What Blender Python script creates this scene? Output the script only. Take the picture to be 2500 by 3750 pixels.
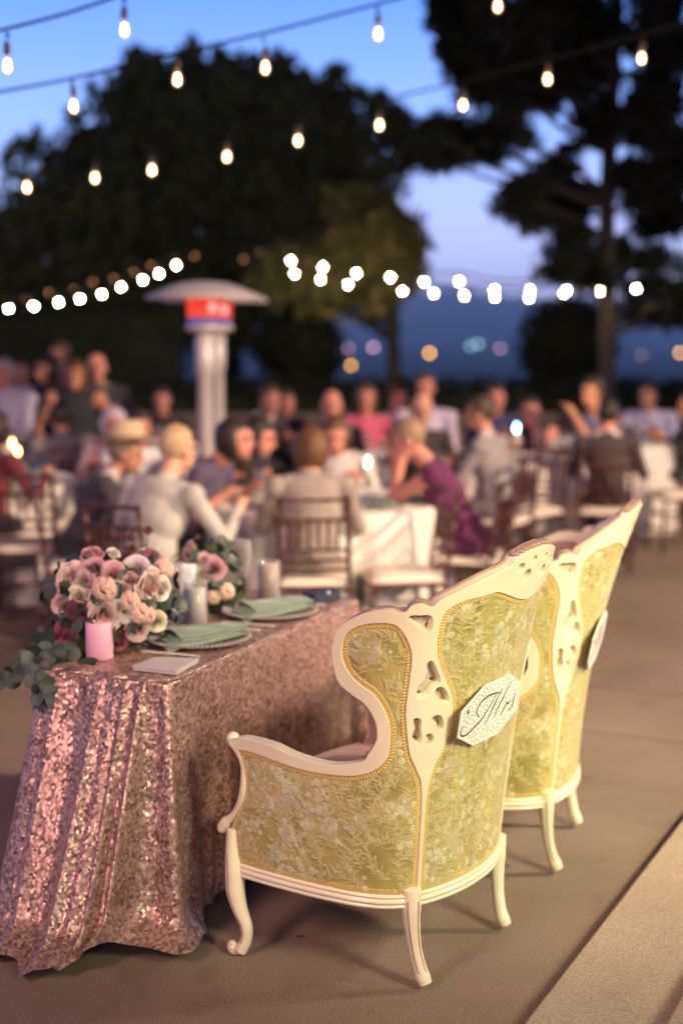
import bpy, bmesh, math, random
import numpy as np
from mathutils import Vector, Matrix, Euler
from mathutils.geometry import delaunay_2d_cdt

for _o in list(bpy.data.objects):
    bpy.data.objects.remove(_o)
scene = bpy.context.scene
col = scene.collection
R = math.radians
PI = math.pi

# ---------------------------------------------------------------- camera
cam_data = bpy.data.cameras.new('camera')
cam = bpy.data.objects.new('camera', cam_data)
col.objects.link(cam)
cam.location = (0, 0, 1.78)
cam.rotation_euler = (R(90 - 7.343), 0, 0)
cam_data.sensor_fit = 'VERTICAL'
cam_data.sensor_height = 36.0
cam_data.sensor_width = 24.0
cam_data.lens = 50.0
cam_data.clip_start = 0.05
cam_data.clip_end = 20000
cam_data.dof.use_dof = True
cam_data.dof.focus_distance = 3.72
cam_data.dof.aperture_fstop = 1.18
cam_data.dof.aperture_blades = 0
scene.camera = cam

# ---------------------------------------------------------------- dusk sky
world = bpy.data.worlds.new('World')
scene.world = world
world.use_nodes = True
wn, wl = world.node_tree.nodes, world.node_tree.links
wn.clear()
w_out = wn.new('ShaderNodeOutputWorld')
w_bg = wn.new('ShaderNodeBackground')
w_tc = wn.new('ShaderNodeTexCoord')
w_sep = wn.new('ShaderNodeSeparateXYZ')
w_ramp = wn.new('ShaderNodeValToRGB')
wl.new(w_tc.outputs['Generated'], w_sep.inputs[0])
wl.new(w_sep.outputs['Z'], w_ramp.inputs[0])
cr = w_ramp.color_ramp
SKY = [(0.0, (.56, .52, .82)), (.03, (.54, .53, .84)), (.133, (.235, .385, .84)), (.216, (.105, .24, .70)),
       (.36, (.024, .06, .22)), (.6, (.004, .009, .04)), (1.0, (.0025, .006, .026))]
cr.elements[0].position = SKY[0][0]; cr.elements[0].color = SKY[0][1] + (1,)
cr.elements[1].position = SKY[-1][0]; cr.elements[1].color = SKY[-1][1] + (1,)
for p_, c_ in SKY[1:-1]:
    e_ = cr.elements.new(p_); e_.color = c_ + (1,)
# the afterglow is on this side of the sky; it dims gently towards the east behind the photographer
w_mr = wn.new('ShaderNodeMapRange'); w_mr.interpolation_type = 'SMOOTHSTEP'
for i_, v_ in ((1, -.9), (2, .8), (3, .38), (4, 1.)): w_mr.inputs[i_].default_value = v_
wl.new(w_sep.outputs['Y'], w_mr.inputs[0])
w_mx = wn.new('ShaderNodeMix'); w_mx.data_type = 'RGBA'; w_mx.blend_type = 'MULTIPLY'; w_mx.inputs[0].default_value = 1
wl.new(w_ramp.outputs[0], w_mx.inputs[6]); wl.new(w_mr.outputs[0], w_mx.inputs[7])
wl.new(w_mx.outputs[2], w_bg.inputs['Color'])
w_bg.inputs['Strength'].default_value = 2.05
wl.new(w_bg.outputs[0], w_out.inputs[0])

# ---------------------------------------------------------------- lamps of the venue (behind and beside the photographer), plus an added fill
def lamp(name, kind, loc, target, power, color, size=.5, spot=None, blend=.6):
    d = bpy.data.lights.new(name, kind)
    d.energy = power
    d.color = color
    if kind == 'AREA':
        d.shape = 'DISK'; d.size = size
    else:
        d.shadow_soft_size = size
    if kind == 'SPOT':
        d.spot_size = R(spot); d.spot_blend = blend
    o = bpy.data.objects.new(name, d)
    col.objects.link(o)
    o.location = loc
    o.rotation_euler = (Vector(target) - Vector(loc)).to_track_quat('-Z', 'Y').to_euler()
    return o
lamp('building_lamp', 'SPOT', (2.95, .8, 3.0), (.88, 4.15, .98), 1750, (1, .91, .58), .7, 42, 1.)
lamp('pink_stage_lamp', 'SPOT', (-4.6, -2.4, 5.6), (.5, 6.6, .4), 2100, (1, .52, .51), 1.0, 66, .8)
lamp('fill_lamp', 'AREA', (-.5, -5.5, 4.2), (.6, 7.0, .6), 175, (1, .73, .50), 1.6)  # unseen soft fill, added to lift the floor and shadows
lamp('terrace_floodlight', 'SPOT', (6.6, 5.0, 4.6), (.3, 9.1, .5), 5000, (1, .70, .48), .3, 86, .7)

scene.view_settings.view_transform = 'Standard'
scene.view_settings.look = 'None'
scene.view_settings.exposure = 0
scene.view_settings.gamma = 1
scene.view_settings.use_curve_mapping = False
scene.cycles.use_denoising = True
scene.cycles.max_bounces = 8
scene.cycles.transparent_max_bounces = 12
scene.cycles.caustics_reflective = False
scene.cycles.caustics_refractive = False
scene.cycles.sample_clamp_indirect = 4

# ---------------------------------------------------------------- materials
MATS = {}
def mat(name, c, rough=.6, metal=0., c2=None, scale=20., bump=0., bscale=None, sheen=0., emit=None, estr=0., trans=0., spec=.5, coat=0., sub=0., detail=4.):
    if name in MATS: return MATS[name]
    m = bpy.data.materials.new(name); m.use_nodes = True
    nt = m.node_tree; b = nt.nodes['Principled BSDF']
    b.inputs['Base Color'].default_value = tuple(c) + (1,)
    b.inputs['Roughness'].default_value = rough
    b.inputs['Metallic'].default_value = metal
    b.inputs['Specular IOR Level'].default_value = spec
    b.inputs['Sheen Weight'].default_value = sheen
    b.inputs['Transmission Weight'].default_value = trans
    b.inputs['Coat Weight'].default_value = coat
    if sub:
        b.inputs['Subsurface Weight'].default_value = sub
        b.inputs['Subsurface Radius'].default_value = (.02, .01, .008)
        b.inputs['Subsurface Scale'].default_value = 1.
    if emit:
        b.inputs['Emission Color'].default_value = tuple(emit) + (1,)
        b.inputs['Emission Strength'].default_value = estr
    if c2 or bump:
        tc = nt.nodes.new('ShaderNodeTexCoord')
    if c2:
        n = nt.nodes.new('ShaderNodeTexNoise'); n.inputs['Scale'].default_value = scale; n.inputs['Detail'].default_value = detail
        nt.links.new(tc.outputs['Object'], n.inputs['Vector'])
        r = nt.nodes.new('ShaderNodeValToRGB')
        r.color_ramp.elements[0].position = .3; r.color_ramp.elements[1].position = .7
        r.color_ramp.elements[0].color = tuple(c) + (1,); r.color_ramp.elements[1].color = tuple(c2) + (1,)
        nt.links.new(n.outputs['Fac'], r.inputs[0]); nt.links.new(r.outputs[0], b.inputs['Base Color'])
    if bump:
        n2 = nt.nodes.new('ShaderNodeTexNoise'); n2.inputs['Scale'].default_value = bscale or scale; n2.inputs['Detail'].default_value = 5
        nt.links.new(tc.outputs['Object'], n2.inputs['Vector'])
        bp = nt.nodes.new('ShaderNodeBump'); bp.inputs['Strength'].default_value = bump; bp.inputs['Distance'].default_value = .01
        nt.links.new(n2.outputs['Fac'], bp.inputs['Height']); nt.links.new(bp.outputs[0], b.inputs['Normal'])
    MATS[name] = m
    return m

# ---------------------------------------------------------------- mesh helpers
def mesh_np(name, V, faces, smooth=True):
    """V (n,3); faces: list of arrays (k,3) or (k,4)"""
    me = bpy.data.meshes.new(name)
    V = np.asarray(V, np.float32)
    if not isinstance(faces, list): faces = [faces]
    faces = [np.asarray(f, np.int32) for f in faces if len(f)]
    me.vertices.add(len(V)); me.vertices.foreach_set('co', V.ravel())
    nl = sum(f.size for f in faces); nf = sum(len(f) for f in faces)
    me.loops.add(nl); me.polygons.add(nf)
    me.loops.foreach_set('vertex_index', np.concatenate([f.ravel() for f in faces]))
    tot = np.concatenate([np.full(len(f), f.shape[1], np.int32) for f in faces])
    st = np.concatenate([[0], np.cumsum(tot)[:-1]]).astype(np.int32)
    me.polygons.foreach_set('loop_start', st)
    me.polygons.foreach_set('use_smooth', np.full(nf, smooth, bool))
    me.update(calc_edges=True)
    me.validate()
    return me

def grid_faces(nu, nv, closed_u=False, closed_v=False):
    """vertex index = i*nv + j"""
    iu = np.arange(nu if closed_u else nu - 1); jv = np.arange(nv if closed_v else nv - 1)
    I, J = np.meshgrid(iu, jv, indexing='ij'); I2 = (I + 1) % nu; J2 = (J + 1) % nv
    return np.stack([I * nv + J, I2 * nv + J, I2 * nv + J2, I * nv + J2], -1).reshape(-1, 4)

def ob(name, me, m=None, parent=None, label=None, cat=None, group=None, kind=None, loc=None, rotz=None):
    o = bpy.data.objects.new(name, me); col.objects.link(o)
    if m is not None and me is not None:
        ms = list(m) if isinstance(m, (list, tuple)) else [m]
        if len(me.materials) == 0:
            for k in ms: me.materials.append(k)
        else:                                     # shared mesh: this object's own material
            for sl, k in zip(o.material_slots, ms):
                if sl.material != k: sl.link = 'OBJECT'; sl.material = k
    if parent is not None: o.parent = parent
    if loc is not None: o.location = loc
    if rotz is not None: o.rotation_euler = (0, 0, rotz)
    for k, v in (('label', label), ('category', cat), ('group', group), ('kind', kind)):
        if v: o[k] = v
    return o

def thing(name, label, cat, loc=(0, 0, 0), rotz=0., group=None):
    return ob(name, None, None, None, label, cat, group, None, loc, rotz)

def copy_tree(o, parent=None):
    c = o.copy(); col.objects.link(c)
    if parent is not None: c.parent = parent
    for ch in list(o.children): copy_tree(ch, c)
    return c

class MB:
    """collects simple shapes into one mesh"""
    def __init__(s): s.V = []; s.Q = []; s.T = []; s.n = 0
    def add(s, V, F):
        V = np.asarray(V, float); F = np.asarray(F, int)
        (s.Q if F.shape[1] == 4 else s.T).append(F + s.n)
        s.V.append(V); s.n += len(V); return s
    def box(s, c, d, rot=None):
        P = np.array([[x, y, z] for x in (-.5, .5) for y in (-.5, .5) for z in (-.5, .5)]) * np.array(d)
        if rot is not None: P = P @ np.array(Euler(rot).to_matrix()).T
        return s.add(P + np.array(c), [[0, 1, 3, 2], [4, 6, 7, 5], [0, 4, 5, 1], [2, 3, 7, 6], [0, 2, 6, 4], [1, 5, 7, 3]])
    def lathe(s, prof, c=(0, 0, 0), n=20, axis=None):
        P = np.array(prof, float); a = np.arange(n) * 2 * PI / n
        V = np.stack([P[:, None, 0] * np.cos(a), P[:, None, 0] * np.sin(a), np.repeat(P[:, None, 1], n, 1)], -1).reshape(-1, 3)
        if axis is not None: V = V @ np.array(Vector((0, 0, 1)).rotation_difference(Vector(axis)).to_matrix()).T
        F = grid_faces(len(P), n, False, True)
        return s.add(V + np.array(c), F[:, ::-1])
    def tube(s, pts, rad, n=8, cap=True, flat=1., up=None):
        pts = np.array(pts, float); k = len(pts); rad = np.broadcast_to(np.array(rad, float), (k,))
        t = np.gradient(pts, axis=0); t /= np.linalg.norm(t, axis=1, keepdims=True) + 1e-12
        u = np.array(up if up is not None else ((0, 0, 1) if abs(t[0][2]) < .9 else (1, 0, 0)), float)
        V = []
        a = np.arange(n) * 2 * PI / n
        for i in range(k):
            u = u - t[i] * (u @ t[i]); u /= np.linalg.norm(u) + 1e-12
            b = np.cross(t[i], u)
            V.append(pts[i] + rad[i] * (np.cos(a)[:, None] * u * flat + np.sin(a)[:, None] * b))
        V = np.concatenate(V)
        s.add(V, grid_faces(k, n, False, True))
        if cap:
            for i, sg in ((0, 1), (k - 1, -1)):
                base = V[i * n:(i + 1) * n]
                W = np.concatenate([base, pts[i][None] - sg * t[i][None] * rad[i] * .3])
                s.add(W, [[j, n, (j + 1) % n] if sg < 0 else [(j + 1) % n, n, j] for j in range(n)][::1])
        return s
    def ell(s, c, r, n=12, m=8, rot=None):
        th = np.linspace(0, PI, m + 1); a = np.arange(n) * 2 * PI / n
        V = np.stack([np.sin(th)[:, None] * np.cos(a), np.sin(th)[:, None] * np.sin(a), np.repeat(np.cos(th)[:, None], n, 1)], -1).reshape(-1, 3) * np.array(r)
        if rot is not None: V = V @ np.array(Euler(rot).to_matrix()).T
        return s.add(V + np.array(c), grid_faces(m + 1, n, False, True))
    def mesh(s, name, smooth=True):
        fs = []
        if s.Q: fs.append(np.concatenate(s.Q))
        if s.T: fs.append(np.concatenate(s.T))
        return mesh_np(name, np.concatenate(s.V), fs, smooth)
    def build(s, name, m=None, parent=None, smooth=True, **k):
        return ob(name, s.mesh(name, smooth), m, parent, **k)

def smooth_by_angle(o, ang=35):
    me = o.data
    bm = bmesh.new(); bm.from_mesh(me)
    for e in bm.edges:
        if len(e.link_faces) == 2 and e.calc_face_angle(0) > R(ang): e.smooth = False
    bm.to_mesh(me); bm.free()

def bevel(o, w=.003, seg=2, ang=40):
    md = o.modifiers.new('bevel', 'BEVEL'); md.width = w; md.segments = seg; md.limit_method = 'ANGLE'; md.angle_limit = R(ang)
    return o

def catmull(P, n=8, closed=False):
    P = np.array(P, float); out = []
    k = len(P)
    for i in range(k if closed else k - 1):
        g = (lambda j: P[j % k]) if closed else (lambda j: P[min(max(j, 0), k - 1)])
        p0, p1, p2, p3 = g(i - 1), g(i), g(i + 1), g(i + 2)
        for t in np.arange(n) / n:
            out.append(.5 * (2 * p1 + (p2 - p0) * t + (2 * p0 - 5 * p1 + 4 * p2 - p3) * t * t + (3 * p1 - p0 - 3 * p2 + p3) * t ** 3))
    if not closed: out.append(P[-1])
    return np.array(out)

def resample(P, ds):
    P = np.array(P, float); L = np.concatenate([[0], np.cumsum(np.linalg.norm(np.diff(P, axis=0), axis=1))])
    n = max(2, int(round(L[-1] / ds)) + 1); t = np.linspace(0, L[-1], n)
    return np.stack([np.interp(t, L, P[:, k]) for k in range(P.shape[1])], 1)

rng = np.random.default_rng(7)
random.seed(7)

# ================================================================ SETTING
M_CONC = bpy.data.materials.new('brown_concrete'); M_CONC.use_nodes = True
def _conc():
    nt = M_CONC.node_tree; b = nt.nodes['Principled BSDF']; N = nt.nodes.new; L = nt.links.new
    tc = N('ShaderNodeTexCoord')
    big = N('ShaderNodeTexNoise'); big.inputs['Scale'].default_value = .9; big.inputs['Detail'].default_value = 6; big.inputs['Roughness'].default_value = .65
    fine = N('ShaderNodeTexNoise'); fine.inputs['Scale'].default_value = 160; fine.inputs['Detail'].default_value = 3
    grit = N('ShaderNodeTexVoronoi'); grit.inputs['Scale'].default_value = 240
    for n in (big, fine, grit): L(tc.outputs['Object'], n.inputs['Vector'])
    r1 = N('ShaderNodeValToRGB'); r1.color_ramp.elements[0].position = .32; r1.color_ramp.elements[1].position = .72
    r1.color_ramp.elements[0].color = (.185, .142, .104, 1); r1.color_ramp.elements[1].color = (.27, .212, .158, 1)
    L(big.outputs['Fac'], r1.inputs[0])
    r2 = N('ShaderNodeValToRGB'); r2.color_ramp.elements[0].position = .3; r2.color_ramp.elements[1].position = .7
    r2.color_ramp.elements[0].color = (.55, .55, .55, 1); r2.color_ramp.elements[1].color = (1.3, 1.3, 1.3, 1)
    L(fine.outputs['Fac'], r2.inputs[0])
    mx = N('ShaderNodeMix'); mx.data_type = 'RGBA'; mx.blend_type = 'MULTIPLY'; mx.inputs[0].default_value = .85
    L(r1.outputs[0], mx.inputs[6]); L(r2.outputs[0], mx.inputs[7])
    st = N('ShaderNodeTexNoise'); st.inputs['Scale'].default_value = 2.6; st.inputs['Detail'].default_value = 9; st.inputs['Roughness'].default_value = .72; st.inputs['Distortion'].default_value = .6
    L(tc.outputs['Object'], st.inputs['Vector'])
    r3 = N('ShaderNodeValToRGB'); r3.color_ramp.elements[0].position = .54; r3.color_ramp.elements[1].position = .70
    r3.color_ramp.elements[0].color = (1, 1, 1, 1); r3.color_ramp.elements[1].color = (.66, .63, .60, 1)
    L(st.outputs['Fac'], r3.inputs[0])
    m2 = N('ShaderNodeMix'); m2.data_type = 'RGBA'; m2.blend_type = 'MULTIPLY'; m2.inputs[0].default_value = .8
    L(mx.outputs[2], m2.inputs[6]); L(r3.outputs[0], m2.inputs[7]); L(m2.outputs[2], b.inputs['Base Color'])
    b.inputs['Roughness'].default_value = .75; b.inputs['Specular IOR Level'].default_value = .3
    bp = N('ShaderNodeBump'); bp.inputs['Strength'].default_value = .5; bp.inputs['Distance'].default_value = .004
    L(grit.outputs['Distance'], bp.inputs['Height']); L(bp.outputs[0], b.inputs['Normal'])
_conc()
M_STEP = M_CONC.copy(); M_STEP.name = 'pale_concrete'
for _n in M_STEP.node_tree.nodes:
    if _n.type == 'VALTORGB' and _n.color_ramp.elements[0].color[0] < .3:
        _n.color_ramp.elements[0].color = (.35, .28, .205, 1); _n.color_ramp.elements[1].color = (.45, .37, .28, 1)
M_JOINT = mat('joint_filler', (.09, .06, .045), .9)

def prism(name, poly, z0, z1, m, parent=None, **k):
    n = len(poly)
    V = [(x, y, z1) for x, y in poly] + [(x, y, z0) for x, y in poly]
    me = bpy.data.meshes.new(name)
    me.from_pydata(V, [], [list(range(n)), list(range(2 * n - 1, n - 1, -1))] + [[i, i + n, (i + 1) % n + n, (i + 1) % n] for i in range(n)])
    bm = bmesh.new(); bm.from_mesh(me); bmesh.ops.recalc_face_normals(bm, faces=bm.faces); bm.to_mesh(me); bm.free()
    return ob(name, me, m, parent, **k)

# directions along and across the step edge
e_u = np.array([.4494, .8933]); e_n = np.array([-.8933, .4494]); e_o = np.array([0.453, 3.365])   # e_n points down the steps
def EP(a, d): return tuple(e_o + e_u * a + e_n * d)
patio = prism('patio', [EP(-7, .003), EP(15, .003), EP(15, 17), EP(-7, 17)], -.2, -.008, M_JOINT, kind='structure')
us = [-7, -3.2, 2.8, 3.6, 7.2, 10.9, 15]
vs = [-.007, 4.1, 8.1, 12.1, 17]
for i in range(len(us) - 1):
    for j in range(len(vs) - 1):
        a0, a1, d0, d1 = us[i] + .008, us[i + 1] - .008, vs[j] + .008, vs[j + 1] - .008
        bevel(prism('slab', [EP(a0, d0), EP(a1, d0), EP(a1, d1), EP(a0, d1)], -.1, 0, M_CONC, patio), .004, 2)
st1 = prism('lower_step', [EP(-6, 0), EP(14, 0), EP(14, -.62), EP(-6, -.62)], -.2, .055, M_STEP, kind='structure')
bevel(st1, .008, 3)
st2 = prism('upper_step', [EP(-6, -0.343), EP(14, -0.343), EP(14, -9), EP(-6, -9)], -.2, .11, M_STEP, kind='structure')
bevel(st2, .008, 3)

# terrain: hill top, slope, valley floor to the horizon
def terrain():
    ys = np.concatenate([np.linspace(-60, 16, 20), np.linspace(17, 60, 30), np.geomspace(65, 9500, 60)])
    t = np.linspace(-1, 1, 61)
    Y, T = np.meshgrid(ys, t, indexing='ij')
    X = T * (np.maximum(Y, 0) * .95 + 80)
    Z = -.22 - 62 * np.clip((Y - 24) / 420, 0, 1) ** .75
    Z = Z + np.where(Y > 60, 4 * np.sin(X * .011 + Y * .004) * np.sin(Y * .006), 0)
    return mesh_np('hillside', np.stack([X, Y, Z], -1).reshape(-1, 3), grid_faces(len(ys), len(t)))
M_LAND = mat('dark_land', (.035, .045, .03), .95, c2=(.06, .06, .045), scale=.02)
ob('hillside', terrain(), M_LAND, kind='structure')
def mountain():
    az = np.linspace(-50, 50, 181); k = np.linspace(0, 1, 14)
    A, K = np.meshgrid(np.radians(az), k, indexing='ij')
    D_ = 6200 + 2600 * K
    azd = np.degrees(A)
    ridge = 78 + 78 * np.exp(-((azd - 4.4) / 2.6) ** 2) + 40 * np.exp(-((azd - 11) / 4) ** 2) + 45 * np.exp(-((azd + 4) / 3.) ** 2) + 50 * np.exp(-((azd - 22) / 6) ** 2) + 60 * np.exp(-((azd + 20) / 8) ** 2)
    ridge = ridge + 9 * np.sin(azd * 2.1) + 6 * np.sin(azd * 5.3 + 1) + 3 * np.sin(azd * 13)
    prof = np.where(K < .6, (K / .6) ** 1.4, 1 - (K - .6) / .4 * .4)
    Z = -70 + (ridge * 1.45 + 70) * prof + 5 * np.sin(azd * 9 + K * 11) * prof
    return mesh_np('mountain', np.stack([np.sin(A) * D_, np.cos(A) * D_, Z], -1).reshape(-1, 3), grid_faces(len(az), len(k))[:, ::-1])
ob('mountain', mountain(), mat('mountain_scrub', (.10, .115, .14), .95, c2=(.14, .14, .15), scale=.004), kind='structure')

# ---------------------------------------------------------------- foliage
def leaf_mesh(name, C, size, spread=.35, up=0., asp=.45):
    """diamond leaves at centres C (n,3) with random directions"""
    C = np.asarray(C); n = len(C)
    a = rng.normal(size=(n, 3)); a[:, 2] += up; a /= np.linalg.norm(a, axis=1, keepdims=True)
    b = np.cross(a, rng.normal(size=(n, 3))); b /= np.linalg.norm(b, axis=1, keepdims=True)
    s = size * rng.uniform(.6, 1.4, (n, 1))
    V = np.stack([C - a * s * .5, C + b * s * asp * .5, C + a * s * .5, C - b * s * asp * .5], 1).reshape(-1, 3)
    return mesh_np(name, V, np.arange(4 * n).reshape(-1, 4), False)
def in_ell(c, r, n, shell=.45):
    d = rng.normal(size=(n, 3)); d /= np.linalg.norm(d, axis=1, keepdims=True)
    return np.array(c) + d * np.array(r) * (rng.uniform(shell, 1, (n, 1)) ** .6) * (1 + .12 * rng.normal(size=(n, 1)))
M_CEDAR = mat('cedar_foliage', (.075, .082, .028), .8, spec=.12, c2=(.14, .128, .046), scale=2.)
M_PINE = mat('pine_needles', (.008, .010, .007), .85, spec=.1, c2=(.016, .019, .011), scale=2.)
M_BARK = mat('bark', (.022, .016, .013), .9, c2=(.012, .009, .008), scale=12, bump=.6)
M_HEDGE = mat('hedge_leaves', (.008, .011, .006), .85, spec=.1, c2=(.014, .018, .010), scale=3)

def limb(mb, p, q, r0, r1, sag=.1):
    p, q = np.array(p, float), np.array(q, float); k = 6
    t = np.linspace(0, 1, k)[:, None]; P_ = p * (1 - t) + q * t
    P_[:, 2] += sag * np.sin(t[:, 0] * PI); P_[1:-1] += rng.normal(size=(k - 2, 3)) * .04
    mb.tube(P_, np.linspace(r0, r1, k), 6)

# big rounded evergreen behind the guests
CEDAR = [(-2.462, 24.000, 5.081), (-3.401, 24.000, 4.591), (-4.353, 24.000, 3.782), (-5.348, 24.000, 3.036), (-1.389, 24.000, 4.941), (-0.532, 24.000, 4.381), (-1.962, 23.000, 3.664), (-3.228, 22.600, 3.097), (-0.921, 22.800, 3.041), (-4.685, 23.000, 2.573), (-2.423, 22.600, 2.221), (-6.277, 24.000, 2.320), (-0.173, 24.000, 3.605), (-1.339, 22.800, 2.225), (-3.756, 22.800, 2.225), (-1.968, 25.000, 5.218), (-3.877, 24.200, 3.976), (-2.988, 24.500, 5.149), (-0.866, 24.400, 5.136), (-0.102, 24.300, 4.910), (0.367, 24.000, 4.099), (-2.753, 23.400, 4.726), (-1.543, 23.000, 4.205), (-3.936, 23.200, 3.407), (-6.216, 25.000, 2.940)]
CEDAR_R = [1.0, 1.0, 1.05, 1.0, 1.0, 1.0, 1.5, 1.3, 1.2, 1.1, 1.0, 1.1, .85, .9, 1.0, .95, .95, .9, .9, .75, .7, 1.1, 1.2, 1.1, .9]
cedar = thing('evergreen_tree', 'huge rounded dark evergreen tree rising behind the dining guests', 'tree', (-1.9, 24, -.3))
def rel(o, V): return np.asarray(V) - np.array(o.location)
pts = []
for c, r in zip(CEDAR, CEDAR_R):
    pts.append(in_ell(c, (r, r * .9, r), int(1500 * r * r), .5))
# upright plumes along the crown outline
for c, r in zip(CEDAR, CEDAR_R):
    if c[2] > 3.6:
        for _ in range(9):
            ang = rng.uniform(-1.2, 1.2); b = np.array(c) + np.array([math.sin(ang) * r, rng.normal() * .4, math.cos(ang) * r * .85])
            hh = rng.uniform(.25, .6); k = 70; t = rng.uniform(0, 1, k)
            w = .2 * (1 - t) + .03
            pts.append(b + np.stack([rng.normal(size=k) * w + math.sin(ang) * t * .2, rng.normal(size=k) * w, t * hh], -1))
ob('crown', leaf_mesh('cedar_crown', rel(cedar, np.concatenate(pts)), .2, up=.8), M_CEDAR, cedar)
mb = MB(); mb.tube([(0, 0, 0), (.05, 0, 1.2), (0, .1, 2.6), (.1, 0, 4.2)], [.28, .22, .17, .06], 10)
for c in CEDAR[::2]: limb(mb, (0, 0, 1.2 + rng.uniform(0, 1)), rel(cedar, c), .09, .02)
mb.build('trunk', M_BARK, cedar)

# smaller tree with a bare trunk right of it
oak = thing('shade_tree', 'smaller tree on a slim bare trunk right of the rounded evergreen', 'tree', (0.649, 17.600, 1.168))
oak.location.z = -.2
OAK = [(0.403, 17.600, 2.753), (0.032, 17.500, 2.540), (0.593, 17.700, 2.496), (0.276, 18.000, 3.202), (0.652, 17.900, 2.850), (-0.259, 17.500, 2.305), (0.325, 17.600, 2.255), (-0.660, 17.600, 2.387)]
pts = [in_ell(c, (.46, .44, .40), 700, .3) for c in OAK]
ob('crown', leaf_mesh('oak_crown', rel(oak, np.concatenate(pts)), .17), M_CEDAR, oak)
mb = MB(); mb.tube([(0, 0, 0), (.02, 0, 1.0), (-.02, 0, 1.9), (-.1, 0, 2.6)], [.11, .095, .085, .05], 9)
for c in OAK: limb(mb, (-.02, 0, 1.8), rel(oak, c), .045, .012)
mb.build('trunk', M_BARK, oak)

# tall pine on the right
pine = thing('pine_tree', 'tall near black pine with layered open branches filling the upper right', 'tree', (2.76, 15, -.1))
PINE = [(1080,30,90,45), (1150,105,105,55), (1230,55,105,62), (1330,40,85,52), (1120,180,85,44), (1240,155,105,55), (1330,130,75,70), (1480,50,75,100), (1540,150,60,90), (1475,215,60,55), (1085,220,62,20), (1000,322,85,24), (905,306,55,14), (985,375,62,28), (1075,345,75,36), (1150,330,66,40), (1300,225,85,44), (1200,250,90,34), (1250,420,112,58), (1180,462,78,38), (1290,475,75,40), (1230,515,52,20), (1480,330,75,95), (1545,420,55,120), (1452,440,45,55), (1500,500,65,45), (1300,560,45,34), (1340,620,55,34), (1275,618,40,18), (1485,600,75,26), (1475,690,90,48), (1560,690,40,50), (1040,130,45,60), (1010,50,35,35), (1350,300,40,60), (1400,600,50,30)]
pts = []
PC = []
for x, y, rx, ry in PINE:
    Yd = 15 + rng.uniform(-1.1, 1.1); s = 3267 / Yd
    c = np.array([(x - 784) / s * 1.0, Yd, 0.]); d_ = (755 - y) / s
    c[2] = 1.78 + d_ * 1.01
    PC.append(c)
    # flat sprays reaching out sideways, ragged at the tips
    for _ in range(int(3 + ry / 9)):
        L_ = rx / s * rng.uniform(.55, 1.0); w0 = c + np.array([rng.uniform(-.25, .25) * rx / s, rng.normal() * .25, rng.uniform(-.85, .85) * ry / s])
        a_ = rng.uniform(0, 2 * PI); d_ = np.array([math.cos(a_), math.sin(a_) * .8, rng.uniform(-.12, .22)])
        k = int(16 + 60 * L_); t_ = rng.uniform(-1, 1, k)
        q = w0 + d_ * (t_ * L_)[:, None] + rng.normal(size=(k, 3)) * np.array([.05, .05, .035]) * (1.2 - .6 * np.abs(t_))[:, None]
        q[:, 2] -= .10 * L_ * t_ ** 2
        for v_ in q: pts.append(v_ + rng.normal(size=(7, 3)) * .045)
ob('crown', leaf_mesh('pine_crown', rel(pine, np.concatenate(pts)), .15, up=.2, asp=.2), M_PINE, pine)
mb = MB(); mb.tube([(0, 0, 0), (.02, 0, 1.5), (-.02, 0, 3.2), (.03, 0, 5.), (.05, 0, 7)], [.11, .095, .085, .075, .05], 10)
for c in PC:
    q = rel(pine, c); limb(mb, (0, 0, max(1.2, q[2] - .25 - .25 * abs(q[0]))), q, .04, .012, .05)
mb.build('trunk', M_BARK, pine)

# clipped ball shrubs
def ball_shrub(label, c, r):
    t = thing('topiary_shrub', label, 'shrub', (c[0], c[1], -.1), 0, 'ball shrubs behind the terrace')
    q = in_ell((0, 0, c[2] + .1), (r, r, r), 3600, .82)
    ob('crown', leaf_mesh('topiary_crown', q, .09), M_HEDGE, t)
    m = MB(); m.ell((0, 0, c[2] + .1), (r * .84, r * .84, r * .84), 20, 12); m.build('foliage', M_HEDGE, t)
    m = MB(); m.tube([(0, 0, 0), (0, 0, c[2] + .1 - r * .7)], [.06, .05], 8); m.build('trunk', M_BARK, t)
ball_shrub('round clipped dark shrub standing beside the pine trunk', (2.918, 18.600, 1.584), .59)
ball_shrub('round clipped dark shrub below the rounded evergreen, right of the patio heaters', (-0.515, 18.000, 1.536), .52)

# hedges
def hedge(label, x0, x1, y, z, th=.6):
    t = thing('hedge', label, 'hedge', ((x0 + x1) / 2, y, -.2))
    n = int((x1 - x0) * 700)
    q = np.stack([rng.uniform(x0, x1, n), y + rng.uniform(-th / 2, th / 2, n), rng.uniform(0, z, n) ** 1.], -1)
    edge = rng.random(n) < .6
    q[edge, 2] = z + rng.normal(size=edge.sum()) * .05
    e2 = rng.random(n) < .4; q[e2, 1] = y - th / 2
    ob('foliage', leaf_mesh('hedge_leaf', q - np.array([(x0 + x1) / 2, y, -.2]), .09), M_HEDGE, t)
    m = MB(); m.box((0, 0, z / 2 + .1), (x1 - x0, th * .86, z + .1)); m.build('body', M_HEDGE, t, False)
hedge('long low dark hedge closing off the terrace behind the guests', -3.2, 12, 16.7, 1.12)
hedge('tall dark hedge behind the standing guests on the left', -10, -2.0, 17.9, 2.05, .9)

# low stucco wall at the edge of the terrace
wallm = mat('stucco', (.11, .08, .07), .85, c2=(.15, .11, .10), scale=8, bump=.3, bscale=60)
lw = thing('low_wall', 'low stucco wall with flat cap in front of the hedge', 'wall', (2, 15.9, 0))
MB().box((0, 0, .38), (16, .24, .78)).build('wall', wallm, lw, False)
bevel(MB().box((0, 0, .805), (16, .34, .07)).build('cap', wallm, lw, False), .01)

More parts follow.
